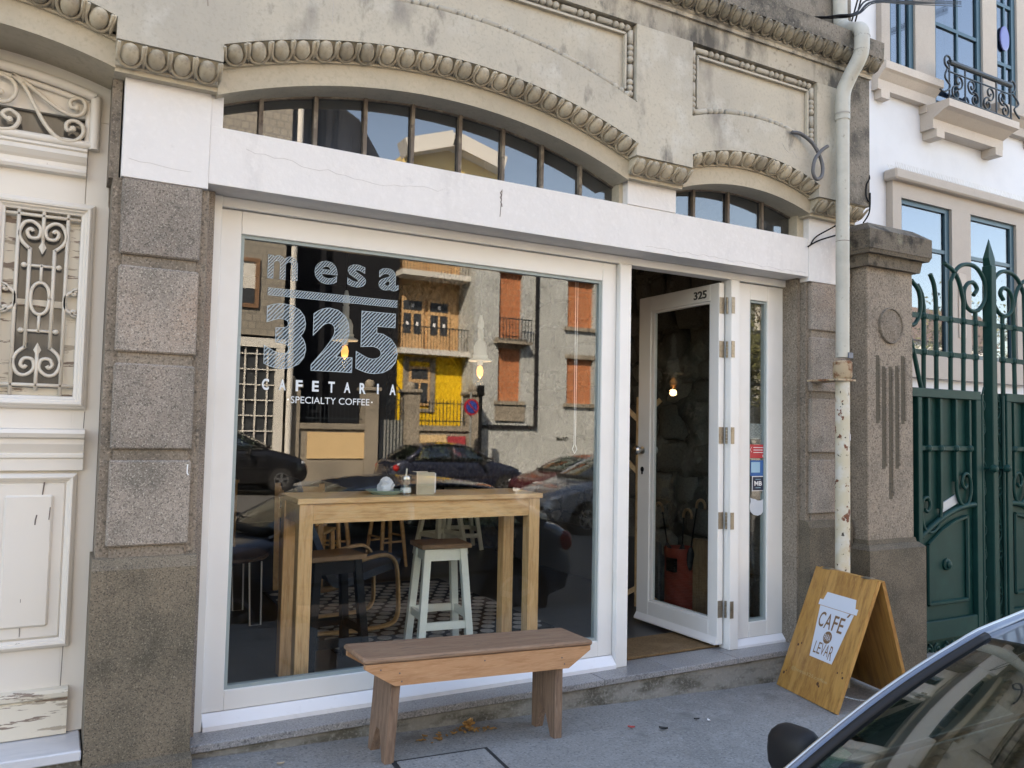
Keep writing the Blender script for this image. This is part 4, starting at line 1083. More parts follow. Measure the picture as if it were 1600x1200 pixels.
    # strip of scrolls by the meeting post
    for i, z in enumerate((1.50, 1.02, 0.52, 0.02)):
        for d in (1, -1):
            c = (X(5.815), z + 0.10 * d)
            MB().tube([(c[0] + (p[0]) * (1 if s < 0 else -1), 0.0, c[1] + p[2] * d) for p in spiral(0, 0, 0.05, 0.012, -80, 330, 0, 18)], 0.008, 6).build("strip_scroll", m_green, gt, smooth=True)
        MB().tube(smooth_path([(X(5.785), 0, z - 0.22), (X(5.85), 0, z - 0.05), (X(5.79), 0, z + 0.06), (X(5.85), 0, z + 0.24)], 5), 0.007, 6).build("strip_scroll", m_green, gt, smooth=True)
    for z in (1.10,):
        mb = MB(); mb.lathe([(0.012, 0.0), (0.012, -0.05), (0.030, -0.065), (0.032, -0.085), (0.02, -0.105), (0.0, -0.11)], (X(5.84), 0, z), 12, 'y'); mb.build("gate_knob", m_green, gt, smooth=math.radians(40))
    MB().tube([(X(5.785), -0.02, -0.15), (X(5.785), -0.02, 1.68)], 0.012, 6).build("strip_edge", m_green, gt)
    bx(5.76, 5.87, 0.012, 0.02, -0.32, 1.68, "strip_sheet", 0)
gleaf(-1); gleaf(1)
mb = MB(); mb.box(CXG - 0.034, CXG + 0.034, -0.045, 0.035, -0.2, 2.72, 0.006)
mb.build("meeting_post", m_green, gt)
mb = MB(); mb.add([(CXG - 0.03, -0.035, 2.72), (CXG + 0.03, -0.035, 2.72), (CXG + 0.03, 0.025, 2.72), (CXG - 0.03, 0.025, 2.72), (CXG - 0.042, -0.03, 2.78), (CXG + 0.042, -0.03, 2.78), (CXG + 0.042, 0.02, 2.78), (CXG - 0.042, 0.02, 2.78), (CXG, -0.005, 2.945)],
                 [(3, 2, 1, 0), (0, 1, 5, 4), (1, 2, 6, 5), (2, 3, 7, 6), (3, 0, 4, 7), (4, 5, 8), (5, 6, 8), (6, 7, 8), (7, 4, 8)])
mb.build("spear_head", m_green, gt)
mb = MB(); mb.add([(5.305, -0.001, 0.77), (5.49, -0.001, 0.835), (5.47, -0.001, 0.90), (5.30, -0.001, 0.84), (5.305, 0.009, 0.77), (5.49, 0.009, 0.835), (5.47, 0.009, 0.90), (5.30, 0.009, 0.84)], [(0, 1, 2, 3), (7, 6, 5, 4), (0, 4, 5, 1), (1, 5, 6, 2), (2, 6, 7, 3), (3, 7, 4, 0)])
mb.build("letter_flap", pm("brushed_letter_flap", (0.42, 0.45, 0.48), 0.4), gt)
g2 = thing("gate_pillar", "stone gate pillar at the far right side of the green gate", "pillar", (7.3, -0.05, gz(7.3)))
MB().box(7.08, 7.55, -0.30, 0.17, -0.8, 2.47, 0.006).build("shaft", m_granite_p, g2)
MB().box(7.0, 7.63, -0.38, 0.25, 2.472, 2.70, 0.02).build("cap", m_pilcap, g2)

# ------------------------------------------------------------------ white house behind the gate
wh = thing("white_house", "white rendered house with pink stone window surrounds behind the green gate", "house", (10.0, 3.0, gz(10)))
YH = 3.0
def wall_with_holes(x0, x1, z0, z1, holes, y0, y1, mat, parent, nm="wall"):
    """holes in columns: list of (xa, xb, [(za, zb), ...]) sorted, not overlapping in x"""
    mb = MB(); x = x0
    for xa, xb, zs in holes:
        if xa > x: mb.box(x, xa, y0, y1, z0, z1)
        z = z0
        for za, zb in zs:
            if za > z: mb.box(xa, xb, y0, y1, z, za)
            z = zb
        if z < z1: mb.box(xa, xb, y0, y1, z, z1)
        x = xb
    if x < x1: mb.box(x, x1, y0, y1, z0, z1)
    return mb.build(nm, mat, parent)
wall_with_holes(6.5, 26.0, -1.2, 10.5, [(8.77, 9.30, [(6.15, 8.2)]), (9.30 + 0.001, 9.73, []), (9.731, 10.03, [(5.85, 8.4)]), (10.0301, 10.47, [(5.85, 8.4)]), (10.4701, 10.84, [(5.85, 8.4)]), (11.19, 11.71, [(6.15, 8.2)])],
                YH, YH + 0.28, m_white_h, wh)
MB().box(6.5, 26.0, YH + 0.9, 12.0, -1.2, 10.5).build("house_core", m_white_h, wh)
# lower windows stand in a stone surround set before the wall
sr = MB()
for a, b, c, d in ((8.78, 8.955, 2.12, 4.66), (10.035, 10.465, 2.43, 4.46), (11.585, 11.90, 2.12, 4.66), (8.9555, 11.5845, 4.4605, 4.66), (8.9555, 11.5845, 2.12, 2.4295)):
    sr.box(a, b, YH - 0.10, YH - 0.001, c, d)
sr.box(8.72, 11.96, YH - 0.20, YH - 0.001, 4.6605, 4.80, 0.02)
sr.build("window_surround", m_pink, wh)
MB().box(10.16, 10.34, YH - 0.115, YH - 0.1005, 2.7, 3.6, 0.01).build("mullion_panel", m_pink, wh)
for i in range(60):
    pass
sk = MB()
for i in range(90):
    x = 8.75 + 3.18 * i / 89
    sk.tube([(x, YH - 0.15, 4.80), (x + rs.uniform(-.01, .01), YH - 0.17, 4.88)], 0.002, 3)
    sk.tube([(x + .01, YH - 0.08, 4.80), (x + rs.uniform(-.01, .01), YH - 0.05, 4.88)], 0.002, 3)
sk.build("pigeon_spikes", m_steel, wh, kind="stuff")
def hwin(x0, x1, z0, z1, bars_z, mull, y=YH - 0.02, oval=False):
    f = MB(); t = 0.06
    f.box(x0, x0 + t, y, y + 0.06, z0, z1); f.box(x1 - t * 1.6, x1, y, y + 0.06, z0, z1); f.box(x0 + t, x1 - t * 1.6, y, y + 0.06, z1 - t, z1); f.box(x0 + t, x1 - t * 1.6, y, y + 0.06, z0, z0 + t)
    for z in bars_z: f.box(x0 + t, x1 - t * 1.6, y + 0.004, y + 0.056, z - 0.025, z + 0.025)
    for m in mull: f.box(m - 0.02, m + 0.02, y + 0.006, y + 0.054, z0 + t, z1 - t)
    r = f.build("window", m_blue, wh)
    MB().box(x0 + t, x1 - t * 1.6, y + 0.028, y + 0.034, z0 + t, z1 - t).build("pane", m_mirror_glass, r)
    MB().box(x0 + t, x1 - t * 1.6, y + 0.30, y + 0.31, z0 + t, z1 - t).build("blind", pm("pale_blind", (0.22, 0.24, 0.27), 0.8), r)
    return r
for x0, x1 in ((8.9555, 10.0345), (10.4655, 11.5845)):
    r = hwin(x0, x1, 2.43, 4.46, [3.86], [], YH - 0.06)
# upper windows
hwin(8.77, 9.30, 6.15, 8.2, [7.35], [9.03], YH - 0.05)
hwin(9.731, 10.84, 5.85, 8.4, [7.05], [10.29], YH - 0.05)
r = hwin(11.19, 11.71, 6.15, 8.2, [6.85, 7.75], [11.45], YH - 0.05)
mb = MB(); mb.lathe([(0.10, YH - 0.062), (0.12, YH - 0.057), (0.12, YH - 0.04), (0.10, YH - 0.035)], (11.44, 0, 7.25), 20, 'y'); mb.v = [(11.44 + (p[0] - 11.44) * 0.95, p[1], 7.25 + (p[2] - 7.25) * 1.55) for p in mb.v]
mb.build("oval_glass", pm("violet_glass", (0.14, 0.15, 0.36), 0.15), r)
us = MB()
for a, b, c, d in ((8.60, 8.7695, 6.15, 8.6), (9.3005, 9.7305, 6.15, 8.6), (10.8405, 11.1895, 6.15, 8.6), (11.7105, 12.0, 6.15, 8.6)): us.box(a, b, YH - 0.08, YH - 0.0005, c, d)
us.build("window_surround", m_pink, wh)
def sill(x0, x1, z1, dep, nm, h=0.24):
    mb = MB()
    mb.prism([(YH - 0.001, z1), (YH - dep, z1), (YH - dep, z1 - 0.10), (YH - dep * 0.82, z1 - 0.12), (YH - dep * 0.55, z1 - 0.18), (YH - dep * 0.45, z1 - 0.20), (YH - dep * 0.45, z1 - h - 0.09), (YH - 0.001, z1 - h - 0.09)], 'x', x0, x1)
    for a, b in ((x0 + 0.05, x0 + 0.22), (x1 - 0.22, x1 - 0.05)): mb.box(a, b, YH - dep * 0.5, YH - 0.0015, z1 - h - 0.20, z1 - h - 0.0905)
    mb.build(nm, m_pink, wh)
sill(8.50, 9.70, 6.1495, 0.22, "sill"); sill(11.0, 12.2, 6.1495, 0.22, "sill")
sill(9.50, 11.12, 5.80, 0.42, "balcony_slab")
mb = MB(); mb.box(9.71, 10.99, YH - 0.12, YH - 0.0005, 5.8005, 5.849); mb.build("balcony_step", m_pink, wh)
bl = MB()
yb_ = YH - 0.36
rail = MB(); rail.tube([(9.60, yb_, 6.33), (11.02, yb_, 6.33)], 0.035, 10)
balc = rail.build("balcony_railing", m_iron, wh)
for a, b, s in ((9.58, 6.34, -1), (11.05, 6.34, 1)):
    MB().tube([(a + p[0] * s, yb_, b + p[2]) for p in spiral(0, 0, 0.10, 0.015, -90, 330, 0)], 0.014, 6).build("rail_scroll", m_iron, balc, smooth=True)
for z in (5.85, 6.20):
    MB().tube([(9.58, yb_, z), (11.04, yb_, z)], 0.012, 6).build("railing_bar", m_iron, balc)
for x in (9.60, 9.95, 10.31, 10.67, 11.02):
    MB().tube([(x, yb_, 5.80), (x, yb_, 6.32)], 0.012, 6).build("railing_bar", m_iron, balc)
for i in range(4):
    cx = 9.775 + 0.358 * i; s = 1 if i % 2 == 0 else -1
    for d in (1, -1):
        MB().tube([(cx + p[0] * s * d + 0.03 * s * d, yb_, 6.02 + 0.085 * d + p[2] * d) for p in spiral(0, 0, 0.105, 0.02, -110, 360, 0)], 0.013, 6).build("railing_scroll", m_iron, balc, smooth=True)
for s, x in ((-1, 9.55), (1, 11.07)):
    MB().tube(smooth_path([(x, yb_, 6.22), (x + 0.09 * s, yb_ - 0.03, 6.08), (x - 0.02 * s, yb_ - 0.03, 5.98), (x + 0.10 * s, yb_ - 0.03, 5.88), (x + 0.16 * s, yb_, 5.92)], 5), 0.013, 6).build("railing_scroll", m_iron, balc, smooth=True)
# ------------------------------------------------------------------ inside the cafe
m_floor = pm("dark_grey_floor", (0.055, 0.058, 0.06), 0.4, layers=[(3, (0.042, 0.045, 0.047), 0.45, 0.7, 5, (0.6, 4, 1))])
m_rubble = pm("rubble_stone_wall", (0.13, 0.125, 0.11), 0.95, layers=[(4, (0.045, 0.043, 0.04), 0.42, 0.58, 9), (11, (0.21, 0.20, 0.175), 0.55, 0.7, 7)], bump=(5, 1.0, 0.12))
m_dark = pm("charcoal_wall", (0.025, 0.025, 0.027), 0.8, layers=[(3, (0.035, 0.035, 0.036), 0.45, 0.7, 4)])
m_ceil = pm("grey_ceiling", (0.22, 0.22, 0.22), 0.9)
RX0, RX1, RY1, RZ1 = -0.355, 3.72, 7.6, 3.395
MB().box(RX0, 4.0, 0.0605, RY1, -0.4, -0.002).build("room_floor", m_floor, cafe)
MB().box(RX0, 4.0, 0.1005, RY1, RZ1 - 0.05, RZ1).build("room_ceiling", m_ceil, cafe)
MB().box(RX0, 4.0, RY1, RY1 + 0.2, -0.4, RZ1).build("back_wall", m_dark, cafe)
MB().box(RX0 - 0.004, RX0 + 0.02, 0.1006, RY1, -0.002, RZ1 - 0.05).build("left_room_wall", m_dark, cafe)
rw = MB()
def rub(u, v):
    y = 0.1006 + (RY1 - 0.1006) * u; z = -0.002 + (RZ1 - 0.05) * v
    d = 0.05 * math.sin(9.1 * y + 2 * math.sin(7 * z)) * math.sin(8.3 * z + 1.5 * math.sin(5 * y)) + 0.025 * math.sin(23 * y + 3 * z) * math.sin(19 * z - 2 * y)
    return (RX1 + d, y, z)
rw.grid(rub, 120, 50, thick=(0.28, 0, 0))
rub_o = rw.build("rubble_wall", m_rubble, cafe, smooth=True)
# the larger stones of the rubble wall, laid in rough courses
m_stone = pm("rubble_stone", (0.15, 0.142, 0.125), 0.95, layers=[(9, (0.09, 0.085, 0.075), 0.42, 0.65, 7), (40, (0.20, 0.19, 0.17), 0.5, 0.72, 5)], bump=(22, 0.7, 0.02), rnd=0.35)
r5 = random.Random(8); stone_me = []
for k in range(5):
    mb = MB(); mb.ball((0, 0, 0), 1, n=10, m=7)
    sqz = lambda a: math.copysign(abs(a) ** 0.38, a)
    mb.v = [(sqz(p[0]) * 0.9 + r5.uniform(-.07, .07), sqz(p[1]) + r5.uniform(-.1, .1), sqz(p[2]) + r5.uniform(-.1, .1)) for p in mb.v]
    me = bpy.data.meshes.new("stone"); me.from_pydata(mb.v, [], mb.f); me.materials.append(m_stone)
    for q in me.polygons: q.use_smooth = True
    stone_me.append(me)
z = 0.05
while z < 3.1:
    hh_ = r5.uniform(0.16, 0.30); y = 0.13 + r5.uniform(0, 0.1)
    while y < 3.4:
        ln = r5.uniform(0.18, 0.46)
        piece("stone", stone_me[r5.randrange(5)], rub_o, Matrix.Translation((RX1 + 0.045 + r5.uniform(-.025, .02), y + ln / 2, z + hh_ / 2)) @ Matrix.Rotation(r5.uniform(-.08, .08), 4, 'X') @ Matrix.Diagonal((0.085, ln / 2 - 0.012, hh_ / 2 - 0.010, 1)))
        y += ln
    z += hh_
MB().box(RX1 - 0.07, RX1 + 0.02, 1.3, 3.6, -0.001, 0.46, 0.01).build("low_plaster_skirt", pm("painted_skirt", (0.07, 0.072, 0.072), 0.7), cafe)

# high pine table
def pine_table(loc, lx, ly, h, label, over=0.012, leg=0.072, top=0.028, apron=0.10, mats=None, group=None):
    t = thing("bar_table", label, "table", loc, group)
    x, y, z = loc
    a, b = mats or (m_wood_t, m_wood_tv)
    MB().box(x - lx / 2, x + lx / 2, y - ly / 2, y + ly / 2, z + h - top, z + h, 0.003).build("table_top", a, t)
    for sx in (-1, 1):
        for sy in (-1, 1):
            cx = x + sx * (lx / 2 - over - leg / 2); cy = y + sy * (ly / 2 - over - leg / 2)
            MB().box(cx - leg / 2, cx + leg / 2, cy - leg / 2, cy + leg / 2, z, z + h - top - 0.0005, 0.003).build("leg", b, t)
    for sy in (-1, 1):
        cy = y + sy * (ly / 2 - over - 0.018)
        MB().box(x - lx / 2 + over + leg + 0.0005, x + lx / 2 - over - leg - 0.0005, cy - 0.011, cy + 0.011, z + h - top - apron, z + h - top - 0.0005).build("apron", a, t)
    for sx in (-1, 1):
        cx = x + sx * (lx / 2 - over - 0.018)
        MB().box(cx - 0.011, cx + 0.011, y - ly / 2 + over + leg + 0.0005, y + ly / 2 - over - leg - 0.0005, z + h - top - apron, z + h - top - 0.0005).build("apron", a, t)
    return t
pine_table((1.222, 0.485, 0.0), 1.435, 0.40, 0.962, "tall pine bar table standing against the inside of the shop window")

# square stools
def stool(loc, rz, seat, body, label, h=0.64, w=0.33, spread=0.045, group=None):
    t = thing("bar_stool", label, "stool", loc, group, rz)
    hw = w / 2
    MB().box(-hw - 0.012, hw + 0.012, -hw + 0.02, hw - 0.02, h - 0.028, h, 0.004).build("seat", seat, t)
    top = hw - 0.035; bot = hw + spread
    for sx in (-1, 1):
        for sy in (-1, 1):
            MB().beam((sx * bot, sy * (bot - 0.02), 0), (sx * top, sy * (top - 0.02), h - 0.0285), 0.042, 0.042, (0, 1, 0)).build("leg", body, t)
    at = lambda z: bot + (top - bot) * z / (h - 0.028)
    for sy in (-1, 1):
        for z, hh in ((h - 0.065, 0.07), (0.155 if sy < 0 else 0.21, 0.045)):
            MB().beam((-at(z) + 0.021, sy * (at(z) - 0.02), z), (at(z) - 0.021, sy * (at(z) - 0.02), z), 0.020, hh).build("rail", body, t)
    for sx in (-1, 1):
        for z, hh in ((h - 0.065, 0.07), (0.21, 0.045)):
            MB().beam((sx * at(z), -at(z) + 0.041, z), (sx * at(z), at(z) - 0.041, z), 0.020, hh).build("rail", body, t)
    return t
stool((1.525, 0.80, 0.0), math.radians(-6), m_seat_dk, m_mint, "mint white stool with dark wooden seat tucked under the pine bar table", 0.635, 0.292, 0.010)
stool((0.805, 0.69, 0.0), math.radians(6), m_seat_dk, m_black, "black stool with wooden seat tucked under the left end of the bar table", 0.622, 0.30, 0.015)
for i, (x, y, rz, lb) in enumerate(((3.05, 4.15, 0.3, "pale mint stool farther back in the room, nearer to the back table leg"), (3.42, 4.45, -0.2, "pale mint stool farther back in the room, the one closest to the rubble wall"))):
    stool((x, y, 0.0), rz, m_mint, m_mint, lb, 0.66, 0.30, 0.05)
# round wooden stools
def round_stool(loc, label, h=0.66, rz=0.0):
    t = thing("round_stool", label, "stool", loc, "round birch stools at the back of the room", rz)
    MB().lathe([(0.0, h - 0.03), (0.15, h - 0.03), (0.165, h - 0.018), (0.165, h - 0.006), (0.155, h), (0.0, h)], n=24).build("seat", m_wood_l, t, smooth=math.radians(40))
    for k in range(4):
        a = PI / 4 + k * PI / 2
        MB().tube([(0.11 * math.cos(a), 0.11 * math.sin(a), h - 0.03), (0.155 * math.cos(a), 0.155 * math.sin(a), h * 0.5), (0.20 * math.cos(a), 0.20 * math.sin(a), 0)], [0.016, 0.021, 0.015], 10).build("leg", m_wood_l, t, smooth=math.radians(50))
    for k in range(4):
        a = PI / 4 + k * PI / 2; b = a + PI / 2; r = 0.175; z = 0.24 + 0.05 * (k % 2)
        MB().tube([(r * math.cos(a), r * math.sin(a), z), (r * math.cos(b), r * math.sin(b), z)], 0.010, 8).build("stretcher", m_wood_l, t)
    return t
round_stool((2.25, 3.65, 0), "round birch stool with splayed legs seen under the middle of the bar table", 0.70, 0.2)
round_stool((1.62, 3.35, 0), "round birch stool partly behind the black stool", 0.70, 0.9)
# pine chair back in the room
def pine_chair(loc, rz, label):
    t = thing("wooden_chair", label, "chair", loc, None, rz)
    MB().box(-0.2, 0.2, -0.2, 0.2, 0.44, 0.465, 0.006).build("seat", m_wood_l, t)
    for sx in (-1, 1):
        MB().beam((sx * 0.18, -0.18, 0), (sx * 0.17, -0.17, 0.44), 0.035, 0.035).build("leg", m_wood_l, t)
        MB().beam((sx * 0.18, 0.20, 0), (sx * 0.18, 0.24, 0.86), 0.035, 0.035).build("leg", m_wood_l, t)
    for z in (0.62, 0.80):
        MB().beam((-0.18, 0.23, z), (0.18, 0.23, z), 0.018, 0.07).build("back_slat", m_wood_l, t)
    return t
pine_chair((1.30, 3.0, 0), 2.6, "wooden chair with slatted back between the armchair and the round stools")
# low tables deeper in the room
pine_table((0.55, 5.2, 0), 1.1, 0.7, 0.76, "wooden table at the left end of the dark room", mats=(m_wood_l, m_wood_l))
# coffee table with white wire hairpin legs
ht = thing("hairpin_table", "low table on white wire hairpin legs left of the bar table", "table", (0.40, 2.0, 0))
MB().lathe([(0.0, 0.42), (0.34, 0.42), (0.35, 0.43), (0.34, 0.445), (0.0, 0.445)], (0.42, 2.05, 0), 28).build("table_top", pm("dim_wood_top", (0.09, 0.055, 0.035), 0.5), ht)
for x, y in ((0.64, 1.78), (0.62, 2.27), (0.22, 1.80), (0.20, 2.26)):
    dx = 0.035
    MB().tube([(x - 0.05, y, 0.42), (x - dx, y - 0.01, 0.006), (x + dx, y - 0.01, 0.006), (x + 0.03, y, 0.42)], 0.006, 6).build("hairpin_leg", m_white, ht)
# bentwood armchair
ac = thing("bentwood_armchair", "bentwood armchair with dark blue cushion standing on the dotted rug", "armchair", (1.18, 1.55, 0))
AM = lambda p: (p[0], p[1], p[2])
for y in (1.30, 1.78):
    path = smooth_path([(0.92, y, 0.025), (1.15, y, 0.02), (1.38, y, 0.035), (1.45, y, 0.09), (1.455, y, 0.22), (1.44, y, 0.40), (1.40, y, 0.475), (1.32, y, 0.49), (1.15, y, 0.455), (0.98, y, 0.415), (0.90, y, 0.40)], 5)
    mb = MB(); mb.tube(path, 0.013, 8, flat=2.3)
    mb.v = [(p[0], y + (p[1] - y) * 0.95, p[2]) for p in mb.v]
    mb.build("bent_arm", m_wood_l, ac, smooth=math.radians(60))
MB().tube(smooth_path([(1.43, 1.54, 0.36), (1.25, 1.54, 0.30), (1.05, 1.54, 0.25), (0.96, 1.54, 0.29), (0.86, 1.54, 0.55), (0.72, 1.54, 0.90)], 6), 0.02, 8).build("seat_rail", m_wood_l, ac)
m_cush = pm("blue_grey_cushion", (0.065, 0.085, 0.115), 0.9, layers=[(60, (0.09, 0.11, 0.14), 0.5, 0.7, 3)])
mb = MB()
cp = smooth_path([(1.46, 0, 0.40), (1.30, 0, 0.355), (1.12, 0, 0.30), (1.01, 0, 0.315), (0.93, 0, 0.50), (0.84, 0, 0.72), (0.77, 0, 0.93)], 6)
mb.grid(lambda u, v: (cp[min(int(u * (len(cp) - 1) + .5), len(cp) - 1)][0], 1.33 + 0.42 * v, cp[min(int(u * (len(cp) - 1) + .5), len(cp) - 1)][2] + 0.012 * math.sin(PI * v)), len(cp) - 1, 6, thick=(0.02, 0, 0.055))
mb.build("cushion", m_cush, ac, smooth=math.radians(60))
# dotted rug: black ground with raised pale dots
rug = thing("dotted_rug", "black rug with rows of pale grey dots on the cafe floor", "rug", (1.6, 1.9, 0))
MB().box(0.92, 2.44, 0.92, 2.84, -0.0015, 0.006).build("rug_ground", pm("black_rug_pile", (0.012, 0.012, 0.013), 0.95, bump=(300, 0.4, 0.003)), rug)
dot = MB(); dot.lathe([(0.047, 0.0062), (0.046, 0.0085), (0.0, 0.009)], n=14)
dm = bpy.data.meshes.new("rug_dot"); dm.from_pydata(dot.v, [], dot.f); dm.materials.append(pm("pale_rug_dot", (0.34, 0.345, 0.33), 0.95, layers=[(80, (0.24, 0.24, 0.23), 0.5, 0.7, 3)], rnd=0.1))
row = 0
y = 1.0
while y < 2.8:
    x = 0.99 + (0.061 if row % 2 else 0)
    while x < 2.40:
        piece("rug_dot", dm, rug, Matrix.Translation((x, y, 0)))
        x += 0.122
    y += 0.106; row += 1
# things on the bar table
TZ = 0.9622
pl = thing("plate", "pale green plate with raised rim on the bar table", "plate", (1.03, 0.46, TZ))
MB().lathe([(0.0, 0.0), (0.075, 0.0), (0.082, 0.006), (0.108, 0.020), (0.110, 0.024), (0.105, 0.024), (0.078, 0.010), (0.0, 0.008)], (1.03, 0.46, TZ), 32).build("dish", pm("celadon_glaze", (0.36, 0.52, 0.48), 0.25), pl, smooth=math.radians(40))
mb = MB(); rr = random.Random(11)
mb.ball((0, 0, 0), 1, n=14, m=9)
mb.v = [tuple(v3(p) * (0.030 + 0.016 * rr.random())) for p in mb.v]
mb.v = [(p[0] * 1.25 + 1.035, p[1] + 0.46, max(p[2] * 1.25 + TZ + 0.040, TZ + 0.0105)) for p in mb.v]
mb.build("crumpled_napkin", pm("white_paper", (0.74, 0.75, 0.77), 0.9), None, label="crumpled white paper napkin lying in the green plate", cat="napkin")
sg = thing("sugar_pourer", "glass sugar pourer with steel spout on the bar table", "sugar pourer", (1.125, 0.40, TZ))
c = (1.125, 0.40, TZ)
MB().lathe([(0.036, 0.0), (0.034, 0.012), (0.026, 0.055), (0.026, 0.082), (0.0245, 0.082), (0.0245, 0.055), (0.032, 0.012), (0.0, 0.006)], c, 20).build("glass_jar", glass_mat("jar_glass", (0.92, 0.95, 0.95), 1.45, 2.0), sg, smooth=math.radians(50))
MB().lathe([(0.0, 0.007), (0.0315, 0.012), (0.0285, 0.038), (0.0, 0.041)], c, 20).build("sugar", m_white, sg, smooth=math.radians(50))
MB().lathe([(0.0, 0.104), (0.024, 0.102), (0.0275, 0.096), (0.0275, 0.083), (0.0, 0.083)], c, 20).build("steel_lid", m_steel, sg, smooth=math.radians(40))
MB().tube([(c[0], c[1], TZ + 0.10), (c[0] + 0.003, c[1], TZ + 0.142)], 0.006, 10).build("spout", m_steel, sg, smooth=math.radians(50))
nh = thing("napkin_holder", "brushed metal napkin holder filled with white napkins on the bar table", "napkin holder", (1.24, 0.42, TZ))
MB().box(1.178, 1.186, 0.375, 0.475, TZ, TZ + 0.122).build("side_plate", m_steel, nh)
MB().box(1.1865, 1.285, 0.375, 0.380, TZ, TZ + 0.122).build("front_plate", pm("satin_front", (0.42, 0.43, 0.38), 0.35, metal=0.85), nh)
MB().box(1.1865, 1.285, 0.470, 0.475, TZ, TZ + 0.122).build("front_plate", m_steel, nh)
MB().box(1.19, 1.300, 0.384, 0.466, TZ + 0.006, TZ + 0.117, 0.004).build("napkin_stack", pm("paper_edges", (0.70, 0.72, 0.76), 0.9, layers=[(60, (0.55, 0.57, 0.60), 0.5, 0.7, 2, (1, 12, 1))]), nh)
# pendant lamps with lit bulbs
m_bulb = emit_mat("glowing_filament_glass", (1.0, 0.48, 0.16), 0.22)
m_shade = emit_mat("self_glowing_shade", (0.70, 0.76, 0.78), 0.014)  # faint glow put into the shade, standing in for reflected window light
def pendant(loc, label, watts=0.4):
    t = thing("pendant_lamp", label, "lamp", loc)
    x, y, z = loc                   # z: bottom of the bulb
    q = (x, y, z)
    MB().tube([(x, y, z + 0.47), (x, y, RZ1 - 0.055)], 0.004, 6).build("cord", m_cable, t)
    MB().lathe([(0.0, 0.10), (0.018, 0.09), (0.026, 0.06), (0.022, 0.025), (0.0, 0.0)], q, 14).build("bulb", m_bulb, t, smooth=True)
    MB().lathe([(0.020, 0.10), (0.022, 0.13), (0.085, 0.128), (0.088, 0.136), (0.060, 0.150), (0.056, 0.155), (0.058, 0.17), (0.050, 0.18), (0.050, 0.235), (0.036, 0.27), (0.022, 0.285), (0.022, 0.36), (0.016, 0.37), (0.024, 0.385), (0.024, 0.41), (0.010, 0.47), (0.0, 0.475)], q, 20).build("shade", m_shade, t, smooth=math.radians(40))
    lt = bpy.data.lights.new("pendant_light", 'POINT'); lt.energy = watts; lt.color = (1.0, 0.66, 0.36); lt.shadow_soft_size = 0.03
    lo = bpy.data.objects.new("bulb_light", lt); COL.objects.link(lo); lo.parent = t; lo.location = (0, 0, -0.03)
    return t
pendant((1.12, 1.55, 1.78), "lit pendant lamp with ribbed glass shade, left of the two seen through the lettering")
pendant((2.15, 1.55, 1.70), "lit pendant lamp with ribbed glass shade, right of the two behind the pane")
# blind cord
cd = MB(); cd.tube([(2.030, 0.11, 2.22), (2.035, 0.11, 1.25)], 0.0018, 5); cd.tube([(2.046, 0.11, 2.22), (2.044, 0.11, 1.25)], 0.0018, 5)
cd.tube([(2.035, 0.11, 1.25), (2.024, 0.11, 1.225), (2.04, 0.11, 1.20), (2.055, 0.11, 1.225), (2.044, 0.11, 1.25)], 0.0025, 5)
cd.build("blind_cord", m_white, None, label="white looped blind cord hanging inside the right end of the shop window", cat="cord")
# umbrella bin and umbrellas, coat stand, door mat
ub = thing("umbrella_bin", "red metal bin with square opening holding umbrellas inside the door", "bin", (3.585, 0.97, 0))
mb = MB(); mb.lathe([(0.0, 0.004), (0.115, 0.004), (0.118, 0.02), (0.118, 0.40), (0.122, 0.405), (0.122, 0.47), (0.114, 0.47), (0.112, 0.03), (0.0, 0.02)], (3.585, 0.97, 0), 26)
mb.build("body", pm("dull_red_paint", (0.26, 0.045, 0.03), 0.45, layers=[(6, (0.20, 0.035, 0.025), 0.45, 0.7, 4, (1, 1, 5))]), ub, smooth=math.radians(40))
MB().box(3.462, 3.50, 0.90, 0.99, 0.30, 0.40).build("opening", m_black, ub)
def umbrella(a, b, hook, label, mat):
    t = thing("umbrella", label, "umbrella", (a[0], a[1], 0.05))
    A, B = v3(a), v3(b); d = (B - A).normalized()
    MB().tube([A, A + d * 0.1, A + d * 0.42, A + d * 0.47], [0.008, 0.028, 0.032, 0.010], 8).build("canopy", mat, t, smooth=math.radians(50))
    MB().tube([A + d * 0.44, B], 0.006, 6).build("shaft", m_black, t)
    s = Vector((0, 1, 0)) * hook
    up = Vector((0, 0, 1))
    MB().tube([B] + [B + s * (0.045 - 0.045 * math.cos(t_)) + up * 0.045 * math.sin(t_) + up * 0.02 for t_ in lin(0, PI * 1.15, 8)], 0.011, 8).build("crook_handle", m_seat_dk, t, smooth=True)
m_umb = pm("black_umbrella_cloth", (0.012, 0.012, 0.014), 0.7)
umbrella((3.575, 1.0, 0.03), (3.54, 1.13, 0.72), 1, "black umbrella with curved wooden handle leaning left in the red bin", m_umb)
umbrella((3.58, 0.97, 0.03), (3.55, 0.90, 0.70), -1, "black umbrella with curved wooden handle standing upright in the red bin", m_umb)
umbrella((3.59, 0.95, 0.03), (3.56, 0.77, 0.78), -1, "long black umbrella leaning right in the red bin", m_umb)
cs = thing("coat_stand", "wooden coat stand with slanting pegs behind the open door", "coat stand", (3.37, 1.22, 0))
MB().tube([(3.37, 1.22, 0.0), (3.37, 1.22, 1.60)], 0.020, 10).build("pole", m_wood_l, cs)
for z, l in ((1.42, 0.17), (1.02, 0.09), (0.02, 0.20)):
    for s in (-1, 1):
        up_ = l * 0.95 if z > 0.5 else -0.12
        z_ = z if z > 0.5 else 0.14
        MB().beam((3.37, 1.22, z_), (3.37 + 0.62 * l * s, 1.22 - 0.78 * l * s, z_ + up_), 0.022, 0.036).build("peg" if z > 0.5 else "foot", m_wood_l, cs)
